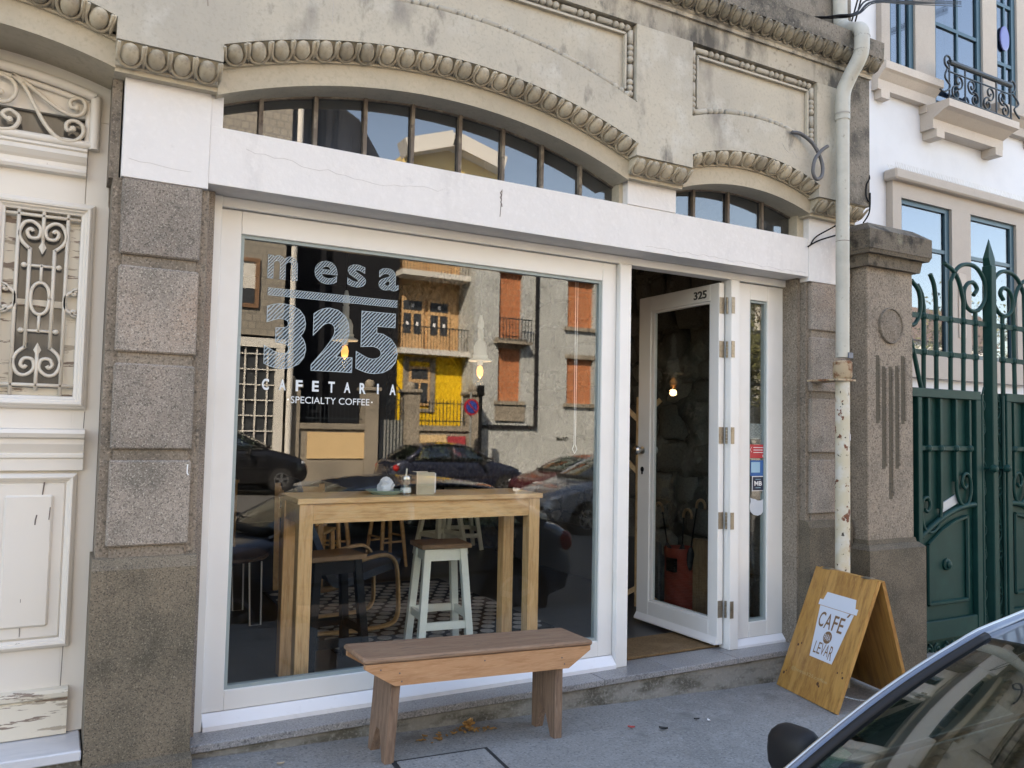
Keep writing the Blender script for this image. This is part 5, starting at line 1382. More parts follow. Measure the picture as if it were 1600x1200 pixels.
dmx = MB().box(2.37, 3.20, 0.065, 0.43, -0.0018, 0.014, 0.004)
dmx.build("door_mat", pm("coir_mat", (0.21, 0.125, 0.055), 0.98, layers=[(90, (0.13, 0.075, 0.03), 0.45, 0.65, 3), (6, (0.25, 0.16, 0.08), 0.5, 0.7, 4)], bump=(220, 0.9, 0.008)), None, label="brown coir door mat lying in the open doorway", cat="mat")
MB().box(3.60, 3.66, 0.60, 0.86, 0.0, 0.55, 0.006).build("plank_box", m_seat_dk, None, label="dark wooden box against the rubble wall behind the sidelight", cat="box")
# ------------------------------------------------------------------ cars
m_tyre = pm("tyre_rubber", (0.018, 0.018, 0.019), 0.8)
m_rim = pm("alloy_rim", (0.45, 0.46, 0.47), 0.3, metal=0.9)
m_carglass = glass_mat("car_glass", (0.50, 0.58, 0.545), 1.5, 4.2)
m_trim = pm("black_rubber_trim", (0.012, 0.012, 0.013), 0.55, spec=0.3)
m_cabin = pm("dark_car_interior", (0.06, 0.062, 0.06), 0.8)
m_lamp = pm("clear_headlamp", (0.60, 0.63, 0.66), 0.08, metal=0.3)
m_tail = pm("red_tail_lamp", (0.35, 0.015, 0.015), 0.15)
def interp(tab, s):
    for (a, p), (b, q) in zip(tab[:-1], tab[1:]):
        if s <= b:
            t = max(0.0, (s - a) / (b - a)); t = t * t * (3 - 2 * t) * 0.5 + t * 0.5
            return p + (q - p) * t
    return tab[-1][1]
LC = 3.75
TW = [(0, .50), (.05, .62), (.18, .73), (.45, .79), (1.0, .815), (2.8, .815), (3.3, .79), (3.62, .72), (3.75, .58)]
TZ_ = [(0, .50), (.05, .58), (.2, .66), (.5, .74), (.9, .825), (1.2, .85), (2.2, .86), (3.0, .88), (3.45, .88), (3.65, .80), (3.75, .60)]
TB = [(0, .30), (.1, .22), (.5, .17), (3.3, .17), (3.65, .24), (3.75, .32)]
def car(loc, rz, paint, label, scale=(1, 1, 1), detail=True, group=None, name="parked_car"):
    t = thing(name, label, "car", loc, group, rz if rz != 0 else 1e-6)
    SX, SY, SZ = scale
    P = lambda s, y, z: ((LC / 2 - s) * SX, y * SY, z * SZ)
    # lower body
    st = [0, .02, .06, .12, .2, .32, .45, .6, .75, .9, 1.05, 1.2, 1.5, 1.8, 2.1, 2.4, 2.7, 3.0, 3.2, 3.4, 3.52, 3.62, 3.70, 3.74, 3.75]
    mb = MB(); rows = []
    for s in st:
        w, zt, zb = interp(TW, s), interp(TZ_, s), interp(TB, s)
        hood = 0.045 if s < 1.1 else 0.0
        half = [(0.0, zb), (w * .8, zb), (w * .95, zb + .05), (w, zb + .16), (w * 1.0, zb + (zt - zb) * .55), (w * .985, zb + (zt - zb) * .72), (w * .965, zt - .06), (w * .93, zt - .015), (w * .86, zt + .005 + hood * .2), (w * .55, zt + hood * .7), (0, zt + hood)]
        rows.append([P(s, y, z) for y, z in half] + [P(s, -y, z) for y, z in half[-2:0:-1]])
    n = len(rows[0]); vs = [p for r in rows for p in r]
    fs = [(i * n + k, i * n + (k + 1) % n, (i + 1) * n + (k + 1) % n, (i + 1) * n + k) for i in range(len(rows) - 1) for k in range(n)]
    fs += [tuple(range(n))[::-1], tuple(range((len(rows) - 1) * n, len(rows) * n))]
    mb.add(vs, fs)
    body = mb.build("body", paint, t, smooth=math.radians(38))
    # greenhouse
    wb = lambda u: (1.03 - 0.20 * (1 - u * u), 0.69 * u, 0.885 + 0.02 * (1 - u * u))
    wt = lambda u: (1.70 - 0.13 * (1 - abs(u) ** 2.4), 0.625 * u - 0.02 * u ** 7, 1.180 + 0.045 * (1 - u * u))
    rt = lambda u: (2.95 + 0.10 * (1 - u * u), 0.60 * u, 1.165 + 0.035 * (1 - u * u))
    rbs = lambda u: (3.38 + 0.08 * (1 - u * u), 0.66 * u, 0.90)
    def patch(fa, fb, nu, nv, bulge, nm, mat, th, parent, ua=-1, ub=1, va=0, vb=1):
        def fn(u, v):
            v = va + (vb - va) * v; uu = ua + (ub - ua) * u
            a, b = fa(uu), fb(uu)
            return P(a[0] + (b[0] - a[0]) * v, a[1] + (b[1] - a[1]) * v, a[2] + (b[2] - a[2]) * v + bulge * math.sin(PI * v))
        g = MB(); g.grid(fn, nu, nv, thick=th); return g.build(nm, mat, parent, smooth=math.radians(50))
    patch(wb, wt, 20, 10, 0.022, "windscreen", m_carglass, (-0.004, 0, -0.004), t, va=0.0, vb=1.0)
    patch(wt, rt, 16, 10, 0.060, "roof", paint, (0, 0, -0.02), t)
    patch(rbs, rt, 14, 6, 0.015, "rear_window", m_carglass, (0.004, 0, -0.004), t)
    for sg in (1, -1):
        belt = lambda s: (s, 0.765 * sg, 0.862 + 0.02 * (s - 1.2) / 2)
        def roofl(s):
            v = (s - 1.70) / 1.25
            return (s, (0.605 + 0.02 * math.sin(PI * v) - 0.005 * v) * sg, 1.180 - 0.012 * v + 0.060 * math.sin(PI * min(max(v, 0), 1)) - 0.008)
        def sidewin(s0, s1, t0, t1, nm):
            def fn(u, v):
                a = belt(s0 + (s1 - s0) * u); b = roofl(t0 + (t1 - t0) * u)
                return P(a[0] + (b[0] - a[0]) * v, a[1] + (b[1] - a[1]) * v + 0.02 * sg * math.sin(PI * v), a[2] + (b[2] - a[2]) * v)
            g = MB(); g.grid(fn, 6, 5, thick=(0, -0.004 * sg, 0)); g.build(nm, m_carglass, t, smooth=True)
        sidewin(1.20, 2.10, 1.76, 2.12, "side_window"); sidewin(2.18, 3.05, 2.18, 2.86, "side_window")
        # pillars
        pa = [v3(P(*(lambda a, b, v: (a[0] + (b[0] - a[0]) * v, (a[1] + (b[1] - a[1]) * v) + 0.012 * sg, a[2] + (b[2] - a[2]) * v + 0.022 * math.sin(PI * v)))(wb(sg), wt(sg), v))) for v in lin(-0.12, 1.0, 10)]
        rl = [v3(P(*roofl(s))) + Vector((0, 0.012 * sg, 0.004)) for s in lin(1.74, 2.90, 10)]
        MB().tube(smooth_path(pa + rl[1:], 2), 0.015, 10).build("front_pillar", paint, t, smooth=True)
        if detail:
            ins = [p + Vector((0.006, -0.024 * sg, 0.002)) for p in pa]
            MB().tube(smooth_path(ins, 2), 0.014, 8).build("pillar_seal", m_trim, t, smooth=True)
            MB().tube(smooth_path([p + Vector((0, 0.004 * sg, 0.013)) for p in pa + rl[1:3]], 2), 0.0055, 6).build("bright_strip", m_steel, t, smooth=True)
        a, b = belt(2.14), roofl(2.15)
        MB().beam(P(*a), P(*b), 0.07, 0.02, (0, 1, 0)).build("door_pillar", m_trim, t)
        a, b = (3.22, 0.745 * sg, 0.87), roofl(2.93)
        MB().tube([P(a[0] + 0.1, a[1] - .02 * sg, a[2]), P(*[(p + q) / 2 for p, q in zip(a, b)]), P(*b)], [0.10, 0.075, 0.05], 10).build("rear_pillar", paint, t, smooth=True)
        MB().tube([P(s, interp(TW, s) * 0.955 * sg, interp(TZ_, s) - 0.012) for s in lin(1.1, 3.2, 10)], 0.010, 6).build("belt_trim", m_trim, t)
        MB().tube([P(s, interp(TW, s) * 1.0 * sg, 0.50) for s in lin(0.95, 2.85, 10)], 0.016, 6).build("rubbing_strip", m_trim, t)
        for s in (1.16, 2.12, 2.92):
            MB().tube([P(s, 0.8175 * sg, 0.24), P(s, 0.8165 * sg, 0.55), P(s + .01, 0.79 * sg, 0.80)], 0.0035, 4).build("door_gap", m_trim, t)
        for s in (2.0, 2.80): MB().box(*sorted((P(s, 0, 0)[0], P(s - 0.14, 0, 0)[0])), *sorted((0.80 * sg * SY, 0.835 * sg * SY)), 0.685 * SZ, 0.715 * SZ, 0.006).build("door_handle", paint, t)
        # door mirror
        mc = P(1.38, 0.955 * sg, 0.815)
        mb = MB(); mb.ball((0, 0, 0), 0.062, 0.085, 0.078, 14, 10)
        sq = lambda q, r: math.copysign(r * (abs(q) / r) ** 0.62, q)
        mb.v = [(mc[0] + p[0] * (1.0 if p[0] > 0 else 0.35), mc[1] + sq(p[1], 0.085), mc[2] + sq(p[2], 0.078) * (1.0 if p[2] < 0 else 0.92) + 0.012 * p[1] / 0.085 * -sg) for p in mb.v]
        mb.build("wing_mirror", m_trim, t, smooth=True)
        mb = MB(); mb.beam(P(1.38, 0.77 * sg, 0.81), P(1.385, 0.89 * sg, 0.80), 0.06, 0.04); mb.build("mirror_arm", m_trim, t)
        # lights
        mb = MB(); mb.ball((0, 0, 0), 0.17, 0.12, 0.065, 14, 8); q = P(0.22, 0.60 * sg, 0.60)
        mb.v = [(q[0] + p[0], q[1] + p[1], q[2] + p[2] + 0.25 * p[0] * -1 * 0.6) for p in mb.v]; mb.build("headlight", m_lamp, t, smooth=True)
        mb = MB(); mb.ball((0, 0, 0), 0.09, 0.10, 0.10, 12, 8); q = P(3.60, 0.655 * sg, 0.70); mb.v = [(q[0] + p[0], q[1] + p[1], q[2] + p[2]) for p in mb.v]; mb.build("tail_light", m_tail, t, smooth=True)
        # wheels
        for s in (0.66, 3.02):
            c = P(s, 0, 0.275); yo = 0.815 * sg * SY
            def ring_(r0, r1, y0, y1, nm, mat, par, k=24):
                g = MB(); y0, y1 = yo - (0.815 - y0) * sg, yo - (0.815 - y1) * sg
                g.lathe([(r0, y0), (r0, y1), (r1, y1), (r1, y0), (r0, y0)], (c[0], 0, c[2]), k, 'y'); return g.build(nm, mat, par, smooth=math.radians(40))
            ring_(0.002, 0.335, 0.60, 0.823, "wheel_arch", m_trim, t)
            wh_ = ring_(0.18, 0.275, 0.62, 0.832, "wheel", m_tyre, t)
            ring_(0.155, 0.182, 0.70, 0.835, "rim", m_rim, wh_)
            g = MB()
            for k in range(5):
                a = 2 * PI * k / 5 + 0.3
                g.beam((c[0] + 0.02 * math.cos(a), yo + 0.012 * sg, c[2] + 0.02 * math.sin(a)), (c[0] + 0.165 * math.cos(a), yo + 0.012 * sg, c[2] + 0.165 * math.sin(a)), 0.02, 0.05, (0, 1, 0) if False else (-math.sin(a), 0, math.cos(a)))
            g.lathe([(0.04, yo), (0.04, yo + 0.02 * sg)], (c[0], 0, c[2]), 12, 'y')
            g.build("spokes", m_rim, wh_)
    # cabin and bumpers
    MB().box(*sorted((P(1.05, 0, 0)[0], P(3.3, 0, 0)[0])), -0.66 * SY, 0.66 * SY, 0.80 * SZ, 0.872 * SZ).build("cabin_floor", m_cabin, t)
    MB().tube([P(0.98 - 0.18 * (1 - u * u), 0.67 * u, 0.884 + .012 * (1 - u * u)) for u in lin(-1, 1, 12)], 0.035, 8).build("cowl", m_trim, t, smooth=True)
    mb = MB(); mb.grid(lambda u, v: P(1.12 + 0.45 * v - 0.16 * (1 - (2 * u - 1) ** 2) * (1 - v), (2 * u - 1) * 0.60, 0.895 + 0.035 * math.sin(PI * min(v * 1.3, 1))), 10, 5, thick=(0, 0, -0.03)); mb.build("dashboard", m_cabin, t, smooth=True)
    for sg in (1, -1):
        mb = MB(); mb.box(*sorted((P(2.02, 0, 0)[0], P(2.16, 0, 0)[0])), (0.34 * sg - 0.21) * SY, (0.34 * sg + 0.21) * SY, 0.86 * SZ, 1.0 * SZ, 0.03); mb.box(*sorted((P(2.08, 0, 0)[0], P(2.16, 0, 0)[0])), (0.34 * sg - 0.11) * SY, (0.34 * sg + 0.11) * SY, 1.02 * SZ, 1.12 * SZ, 0.02)
        mb.build("seat", m_cabin, t)
    mb = MB(); mb.tube([P(1.60 + 0.06 * math.sin(a), 0.34 + 0.17 * math.cos(a), 0.965 + 0.10 * math.sin(a)) for a in lin(0, 2 * PI, 20)], 0.012, 6); mb.build("steering_wheel", m_cabin, t, smooth=True)
    mb = MB(); mb.box(*sorted((P(0.005, 0, 0)[0], P(-0.012, 0, 0)[0])), -0.23 * SY, 0.23 * SY, 0.36 * SZ, 0.45 * SZ); mb.build("number_plate", m_white, t)
    mb = MB(); mb.tube([P(0.03 + 0.10 * abs(u) ** 2.5, 0.60 * u, 0.53) for u in lin(-1, 1, 12)], 0.022, 8); mb.build("grille", m_trim, t)
    if detail:
        for u0, u1 in ((-0.85, 0.05), (0.0, 0.85)):
            a, b = wb(u0), wb(u1)
            MB().tube([P(a[0] + 0.02, a[1], a[2] + 0.015), P((a[0] + b[0]) / 2 + 0.05, (a[1] + b[1]) / 2, (a[2] + b[2]) / 2 + 0.045), P(b[0] + 0.06, b[1], b[2] + 0.035)], 0.008, 6).build("wiper", m_trim, t)
    return t
def paint(name, col, metal=0.35, rough=0.32):
    return pm(name, col, rough, metal=metal, coat=0.8, layers=[(400, tuple(min(1, c * 1.25) for c in col), 0.5, 0.7, 1)])
m_steelblue = paint("steel_blue_car_paint", (0.11, 0.135, 0.18))
nc = car((1.795, -3.11, gz(1.775) - ROADDROP - 0.03), PI, m_steelblue, "steel blue hatchback parked at the kerb, its windscreen and roof in the lower right corner")
# green disc sticker inside the windscreen corner, on the pavement side
mb = MB()
def wsp(u, v, d=0.010):
    wb = (1.03 - 0.20 * (1 - u * u), 0.69 * u, 0.885 + 0.02 * (1 - u * u)); wt = (1.70 - 0.13 * (1 - abs(u) ** 2.4), 0.625 * u - 0.02 * u ** 7, 1.180 + 0.045 * (1 - u * u))
    s, y, z = [a + (b - a) * v for a, b in zip(wb, wt)]; z += 0.022 * math.sin(PI * v)
    return (LC / 2 - s - d * 0.4 * 0, y, z - d)
mb.grid(lambda a, b: wsp(-0.985 + 0.10 * a, 0.15 + 0.10 * b), 3, 3, thick=(-0.001, 0, -0.001))
mb.build("green_sticker", pm("green_sticker", (0.22, 0.66, 0.42), 0.5, layers=[(60, (0.60, 0.80, 0.66), 0.52, 0.58, 2)]), nc)
mb = MB(); mb.grid(lambda a, b: wsp(-0.975 + 0.10 * a, 0.262 + 0.055 * b), 3, 3, thick=(-0.001, 0, -0.001))
mb.build("brown_sticker", pm("brown_sticker", (0.06, 0.05, 0.04), 0.5, layers=[(70, (0.40, 0.16, 0.10), 0.52, 0.58, 2)]), nc)
def roadz(x): return gz(x) - ROADDROP
G_ = "cars parked across the street"
car((4.35 - 1.35, -17.4, roadz(3.0)), 0.0, paint("black_car_paint", (0.012, 0.012, 0.014)), "black car with alloy wheels parked across the street before the tiled building", (1.12, 1.1, 1.30), False, G_)
car((9.3, -17.3, roadz(9.3)), 0.0, paint("dark_blue_car_paint", (0.022, 0.026, 0.045)), "dark blue estate car parked across the street before the iron gate", (1.1, 1.05, 1.22), False, G_)
car((12.3, -15.2, roadz(12.3)), PI, paint("maroon_car_paint", (0.085, 0.018, 0.022)), "maroon hatchback across the street before the yellow house", (1.05, 1.05, 1.1), False, G_)
car((9.35, -9.4, roadz(9.35)), PI, paint("silver_blue_car_paint", (0.25, 0.28, 0.32)), "silver blue car standing in the middle of the street", (1.12, 1.06, 1.20), False)
car((16.5, -17.2, roadz(16.5)), 0.0, paint("grey_car_paint", (0.12, 0.125, 0.13)), "grey car parked across the street before the derelict grey house", (1.1, 1.05, 1.15), False, G_)

# ------------------------------------------------------------------ the sunlit houses across the street
YF = -22.0
def gF(x): return gz(x) - 0.1
def slab(x0, x1, ya, yb, z0, z1, nm, mat, par, bev=0): return MB().box(x0, x1, min(ya, yb), max(ya, yb), z0, z1, bev).build(nm, mat, par)
m_tile = brick_mat("small_grey_wall_tiles", (0.30, 0.27, 0.22), (0.26, 0.235, 0.195), (0.19, 0.175, 0.15), 2.2, 0.5, 0.5, 0.05)
m_whitew = pm("old_white_paint", (0.62, 0.60, 0.55), 0.7)
m_brown = pm("brown_window_frame", (0.20, 0.11, 0.06), 0.6)
m_oldst = pm("old_wall_stone", (0.30, 0.26, 0.205), 0.95, layers=[(0.8, (0.21, 0.185, 0.15), 0.45, 0.65, 7), (3, (0.12, 0.105, 0.085), 0.6, 0.75, 8)])
m_tanp = pm("tan_painted_panel", (0.66, 0.47, 0.25), 0.85)
m_nearblack = pm("near_black_wall", (0.010, 0.011, 0.014), 0.8, spec=0.2, layers=[(3, (0.018, 0.019, 0.023), 0.45, 0.7, 5, (6, 1, 0.4))])  # the dark house's shade is put into this near-black colour
m_yellow = pm("yellow_house_paint", (0.80, 0.50, 0.015), 0.8)
m_tim = pm("orange_timber", (0.58, 0.37, 0.19), 0.6, layers=[(4, (0.50, 0.29, 0.13), 0.45, 0.65, 4, (6, 1, 0.4))])
m_greyr = pm("grey_derelict_render", (0.44, 0.46, 0.445), 0.9, layers=[(0.7, (0.35, 0.365, 0.352), 0.42, 0.65, 7), (1.6, (0.16, 0.16, 0.15), 0.60, 0.75, 9), (8, (0.50, 0.51, 0.49), 0.5, 0.7, 4)])
m_brickr = brick_mat("orange_hollow_brick", (0.52, 0.19, 0.08), (0.45, 0.155, 0.065), (0.34, 0.22, 0.15), 1.6, 0.5, 0.32, 0.012)
m_skyglass = pm("dark_window_pane", (0.05, 0.055, 0.06), 0.08)

# tiled building on the left
tb = thing("tiled_building", "tall building with grey tiled upper floors across the street", "building", (0, YF, gF(0)))
slab(-14, 5.36, -21.0, -30, 3.98, 14.5, "wall", m_tile, tb)
slab(-14, 5.36, -21.35, -30, -1.2, 3.979, "ground_floor", m_nearblack, tb)
slab(-14, 5.42, -20.95, -21.0 + 0.02, 3.62, 3.90, "fascia", m_whitew, tb)
slab(5.16, 5.42, -20.96, -21.34, gF(5), 3.619, "corner_post", m_whitew, tb)
MB().tube([(5.58, -20.9, 14.2), (5.58, -20.9, gF(5.5))], 0.09, 10).build("white_downpipe", m_whitew, tb)
for k in range(19):
    x0 = -1.0 + 0.33 * k
    slab(x0 - 0.022, x0 + 0.022, -21.02, -21.08, gF(3), 3.6, "glazing_bar", m_whitew, tb) if x0 < 5.1 else None
for k in range(8):
    z = 0.2 + 0.46 * k
    slab(-2, 5.15, -21.03, -21.07, z - 0.018, z + 0.018, "glazing_bar", m_whitew, tb)
slab(-2, 5.15, -21.10, -21.14, gF(2), 3.6, "shop_glass", m_skyglass, tb)
for x in (0.8, 4.0):
    for z in (4.9, 8.2, 11.4):
        fr = MB(); x0, x1, z0, z1 = x - 0.35, x + 0.47, z, z + 1.25
        fr.box(x0, x1, -20.999, -20.93, z0 - .12, z0); fr.box(x0, x1, -20.999, -20.93, z1, z1 + .12); fr.box(x0 - .12, x0, -20.999, -20.93, z0 - .12, z1 + .12); fr.box(x1, x1 + .12, -20.999, -20.93, z0 - .12, z1 + .12)
        o = fr.build("window", m_brown, tb)
        slab(x0, x1, -20.999, -20.975, z0 + 0.45, z1, "roller_blind", m_whitew, o); slab(x0, x1, -20.999, -20.985, z0, z0 + 0.449, "pane", m_skyglass, o)

# house with its shade put into the wall colour
dh = thing("shade_dark_house", "near-black house, shade put into its wall colour, behind the old garden wall across the street", "house", (7.6, -23, gF(7.6)))
slab(5.43, 9.79, -22.95, -34, -1.2, 10.4, "wall", m_nearblack, dh)
MB().prism([(5.43, 10.401), (9.0, 10.401), (8.07, 11.8), (5.43, 13.2)], 'y', -22.9, -34).build("roof", m_nearblack, dh)

# garden wall with pillars, fence and gate
gw = thing("garden_wall", "old stone garden wall with tan panels, pillars and iron railing across the street", "wall", (9, YF, gF(9)))
slab(5.45, 8.48, -21.2, -21.6, -1.0, 1.22, "wall", m_oldst, gw); slab(9.52, 12.1, -21.2, -21.6, -1.1, 1.22, "wall", m_oldst, gw)
slab(5.45, 8.5, -21.12, -21.68, 1.221, 1.40, "coping", m_oldst, gw); slab(9.50, 12.2, -21.12, -21.68, 1.221, 1.40, "coping", m_oldst, gw)
slab(6.25, 8.15, -21.16, -21.199, 0.30, 1.12, "tan_panel", m_tanp, gw); slab(9.8, 10.95, -21.16, -21.199, 0.1, 1.08, "tan_panel", m_tanp, gw)
slab(11.0, 11.65, -21.15, -21.199, 0.1, 1.05, "red_box", pm("red_box_paint", (0.40, 0.05, 0.06), 0.5), gw)
for x in (5.75, 8.28, 9.70, 12.0):
    slab(x - 0.22, x + 0.22, -21.10, -21.70, -1.0, 2.45, "pillar", m_oldst, gw); slab(x - 0.30, x + 0.30, -21.02, -21.78, 2.451, 2.58, "pillar_cap", m_oldst, gw, 0.03)
    MB().ball((x, -21.4, 2.68), 0.17).build("pillar_ball", m_oldst, gw, smooth=True)
for a, b in ((5.98, 8.05), (9.93, 11.78)):
    for z in (1.55, 2.15): MB().tube([(a, -21.4, z), (b, -21.4, z)], 0.02, 5).build("railing_rail", m_iron, gw)
    for i in range(int((b - a) / 0.13)): MB().tube([(a + 0.065 + 0.13 * i, -21.4, 1.40), (a + 0.065 + 0.13 * i, -21.4, 2.28)], 0.013, 4).build("railing_bar", m_iron, gw)
gg = thing("garden_gate", "grey iron garden gate with scrolled top across the street", "gate", (9.0, -21.4, gF(9)))
m_gg = pm("grey_gate_paint", (0.24, 0.25, 0.24), 0.5)
slab(8.52, 9.46, -21.42, -21.44, -0.4, 1.55, "sheet_panel", m_gg, gg)
for i in range(9): MB().tube([(8.54 + 0.115 * i, -21.4, -0.4), (8.54 + 0.115 * i, -21.4, 2.3 + 0.35 * math.sin(PI * i / 8))], 0.016, 5).build("bar", m_iron, gg)
for sg in (-1, 1):
    MB().tube(spiral(9.0 + 0.22 * sg, 2.15, 0.19, 0.03, 90 if sg < 0 else 90, 90 + sg * 540, -21.39), 0.016, 5).build("scroll", m_iron, gg)
    MB().tube([(9.0, -21.4, 2.85), (9.0 + 0.2 * sg, -21.4, 2.72), (9.0 + 0.44 * sg, -21.4, 2.42)], 0.02, 5).build("top_rail", m_iron, gg)

# yellow house
yh = thing("yellow_house", "yellow ground floor house with orange timber doors and balconies across the street", "house", (11.1, -22.6, gF(11.1)))
YY = -22.9
slab(9.80, 12.29, YY, -34, -1.2, 3.90, "ground_floor", m_yellow, yh)
slab(9.795, 12.29, YY - 0.4, -34, 3.901, 10.4, "upper_wall", m_tim, yh)
MB().prism([(9.795, 10.401), (13.6, 10.401), (13.6, 10.9), (11.5, 11.65), (9.795, 11.0)], 'y', YY - 0.2, -34).build("gable", pm("pale_yellow_gable", (0.72, 0.53, 0.20), 0.8), yh)
gbl = MB(); gbl.beam((9.7, YY, 11.10), (11.5, YY, 11.72), 0.8, 0.55); gbl.beam((11.5, YY, 11.72), (13.6, YY, 11.15), 0.8, 0.55); gbl.build("white_verge", m_whitew, yh)
for z in (3.97, 6.70):
    slab(9.66, 12.29, YY + 0.6, YY - 0.3, z - 0.10, z + 0.09, "balcony_slab", m_whitew, yh)
    MB().tube([(9.70, YY + 0.55, z + 0.86), (12.25, YY + 0.55, z + 0.86)], 0.022, 5).build("balcony_rail", m_iron, yh)
    for i in range(22): MB().tube([(9.73 + 0.118 * i, YY + 0.55, z + 0.09), (9.73 + 0.118 * i, YY + 0.55, z + 0.85)], 0.011, 4).build("baluster", m_iron, yh)
    for x0, x1 in ((10.08, 10.79), (11.12, 11.83)):
        o = slab(x0 - 0.09, x1 + 0.09, YY - 0.399, YY - 0.33, z + 0.15, z + 2.0, "balcony_door", m_tim, yh)
        for a_, b_, c_, d_ in ((x0, x1, 1.55, 1.88), (x0 + 0.02, (x0 + x1) / 2 - 0.05, 0.70, 1.42), ((x0 + x1) / 2 + 0.05, x1 - 0.02, 0.70, 1.42)):
            q = slab(a_, b_, YY - 0.329, YY - 0.32, z + c_, z + d_, "pane", m_skyglass, o)
            slab((a_ + b_) / 2 - 0.05, (a_ + b_) / 2 + 0.05, YY - 0.319, YY - 0.315, z + (c_ + d_) / 2 - 0.07, z + (c_ + d_) / 2 + 0.07, "paper_sheet", m_white, o)
o = slab(10.21, 11.01, YY - 0.001, YY + 0.07, 2.10, 3.47, "window", m_tim, yh)
for a_, b_, c_, d_ in ((10.30, 10.92, 3.03, 3.38), (10.30, 10.57, 2.19, 2.90), (10.65, 10.92, 2.19, 2.90)): slab(a_, b_, YY + 0.071, YY + 0.08, c_, d_, "pane", m_skyglass, o)
for a_, b_, c_, d_ in ((10.0, 10.209, 2.0, 3.65), (11.011, 11.22, 2.0, 3.65), (10.0, 11.22, 3.651, 3.80), (10.0, 11.22, 1.87, 1.999)): slab(a_, b_, YY + 0.001, YY + 0.05, c_, d_, "window_surround", m_oldst, yh)

# derelict grey house
gh = thing("derelict_house", "grey derelict house with bricked up windows across the street", "house", (16, YF, gF(16)))
wall_with_holes(12.3, 26.0, -1.6, 9.6, [(13.3, 14.25, [(2.35, 4.28), (4.62, 7.05)]), (16.25, 17.45, [(2.35, 4.05), (5.25, 7.05)]), (19.3, 20.4, [(2.35, 4.05), (5.25, 7.05)]), (22.3, 23.4, [(2.35, 4.05), (5.25, 7.05)])], -22.5, -22.0, m_greyr, gh)
slab(12.3, 26.0, -22.51, -34, -1.6, 9.6, "house_core", m_greyr, gh)
for x0, x1, zs in ((13.3, 14.25, ((2.35, 4.28), (4.62, 7.05))), (16.25, 17.45, ((2.35, 4.05), (5.25, 7.05))), (19.3, 20.4, ((2.35, 4.05), (5.25, 7.05))), (22.3, 23.4, ((2.35, 4.05), (5.25, 7.05)))):
    for z0, z1 in zs:
        slab(x0, x1, -22.30, -22.16, z0, z1, "brick_infill", m_brickr, gh)
        slab(x0 - 0.15, x1 + 0.15, -21.999, -21.88, z0 - 0.14, z0 - 0.001, "sill", m_oldst, gh)
        slab(x0 - 0.10, x1 + 0.10, -21.999, -21.95, z1 + 0.001, z1 + 0.16, "lintel", m_oldst, gh)
slab(13.1, 14.5, -21.998, -21.6, 4.40, 4.50, "balcony_slab", m_oldst, gh)
for i in range(11): MB().tube([(13.15 + 0.13 * i, -21.64, 4.50), (13.15 + 0.13 * i, -21.64, 5.3)], 0.015, 4).build("baluster", m_iron, gh)
MB().tube([(13.12, -21.64, 5.3), (14.48, -21.64, 5.3)], 0.022, 5).build("balcony_rail", m_iron, gh)
slab(12.3, 14.82, -21.92, -21.999, 1.35, 1.47, "dark_ledge", m_nearblack, gh)
MB().tube([(14.84, -21.9, 9.4), (14.84, -21.9, 1.4)], 0.07, 8).build("downpipe", m_nearblack, gh)
slab(13.2, 14.4, -21.93, -21.999, 1.62, 2.15, "carved_panel", m_oldst, gh)
Mw = Matrix(((1, 0, 0, 0), (0, 0, -1, -21.99), (0, 1, 0, 0), (0, 0, 0, 1)))
text_fit("MARO", 15.85, 16.35, 0.92, 1.08, Mw, offset=0.01, extrude=0.004).build("graffiti", m_black, gh, recalc=False)
# no parking sign on its post
ns = thing("no_parking_sign", "round blue and red no parking sign on a grey post across the street", "sign", (11.2, -20.0, gF(11)))
MB().tube([(11.25, -20.0, gF(11)), (11.25, -20.0, 2.5)], 0.035, 8).build("post", m_gg, ns)
MB().lathe([(0.0, -19.96), (0.27, -19.96), (0.27, -19.94), (0.0, -19.94)], (11.25, 0, 2.02), 20, 'y').build("red_disc", pm("sign_red", (0.45, 0.02, 0.03), 0.4), ns)
MB().lathe([(0.0, -19.939), (0.20, -19.939), (0.20, -19.93), (0.0, -19.93)], (11.25, 0, 2.02), 20, 'y').build("blue_disc", pm("sign_blue", (0.02, 0.06, 0.30), 0.4), ns)
MB().beam((11.11, -19.925, 2.16), (11.39, -19.925, 1.88), 0.008, 0.05).build("red_bar", pm("sign_red_bar", (0.45, 0.02, 0.03), 0.4), ns)
tl = thing("traffic_light", "black traffic light on a dark post beside the no parking sign", "traffic light", (11.6, -20.0, gF(11.6)))
MB().tube([(11.6, -20.0, gF(11.6)), (11.6, -20.0, 2.4)], 0.06, 8).build("post", m_black, tl)
MB().box(11.5, 11.7, -20.1, -19.9, 2.401, 2.75, 0.03).build("lamp_head", m_black, tl)
# houses closing the street on the right
fh = thing("far_house", "pale far house closing the row across the street", "house", (33, -24, gF(33)))
slab(27.5, 60, -25.5, -34, -3, 8.0, "wall", m_whitew, fh)
MB().prism([(27.2, 8.001), (60.3, 8.001), (58, 10.2), (30, 10.2)], 'y', -25.2, -34).build("roof", pm("old_roof_tiles", (0.20, 0.15, 0.12), 0.85, layers=[(2, (0.15, 0.11, 0.09), 0.4, 0.65, 6)]), fh)
for i in range(8):
    x = 29 + 3.6 * i
    for z in (1.2, 4.6): slab(x, x + 1.1, -25.499, -25.46, z, z + 1.9, "window", m_skyglass, fh)

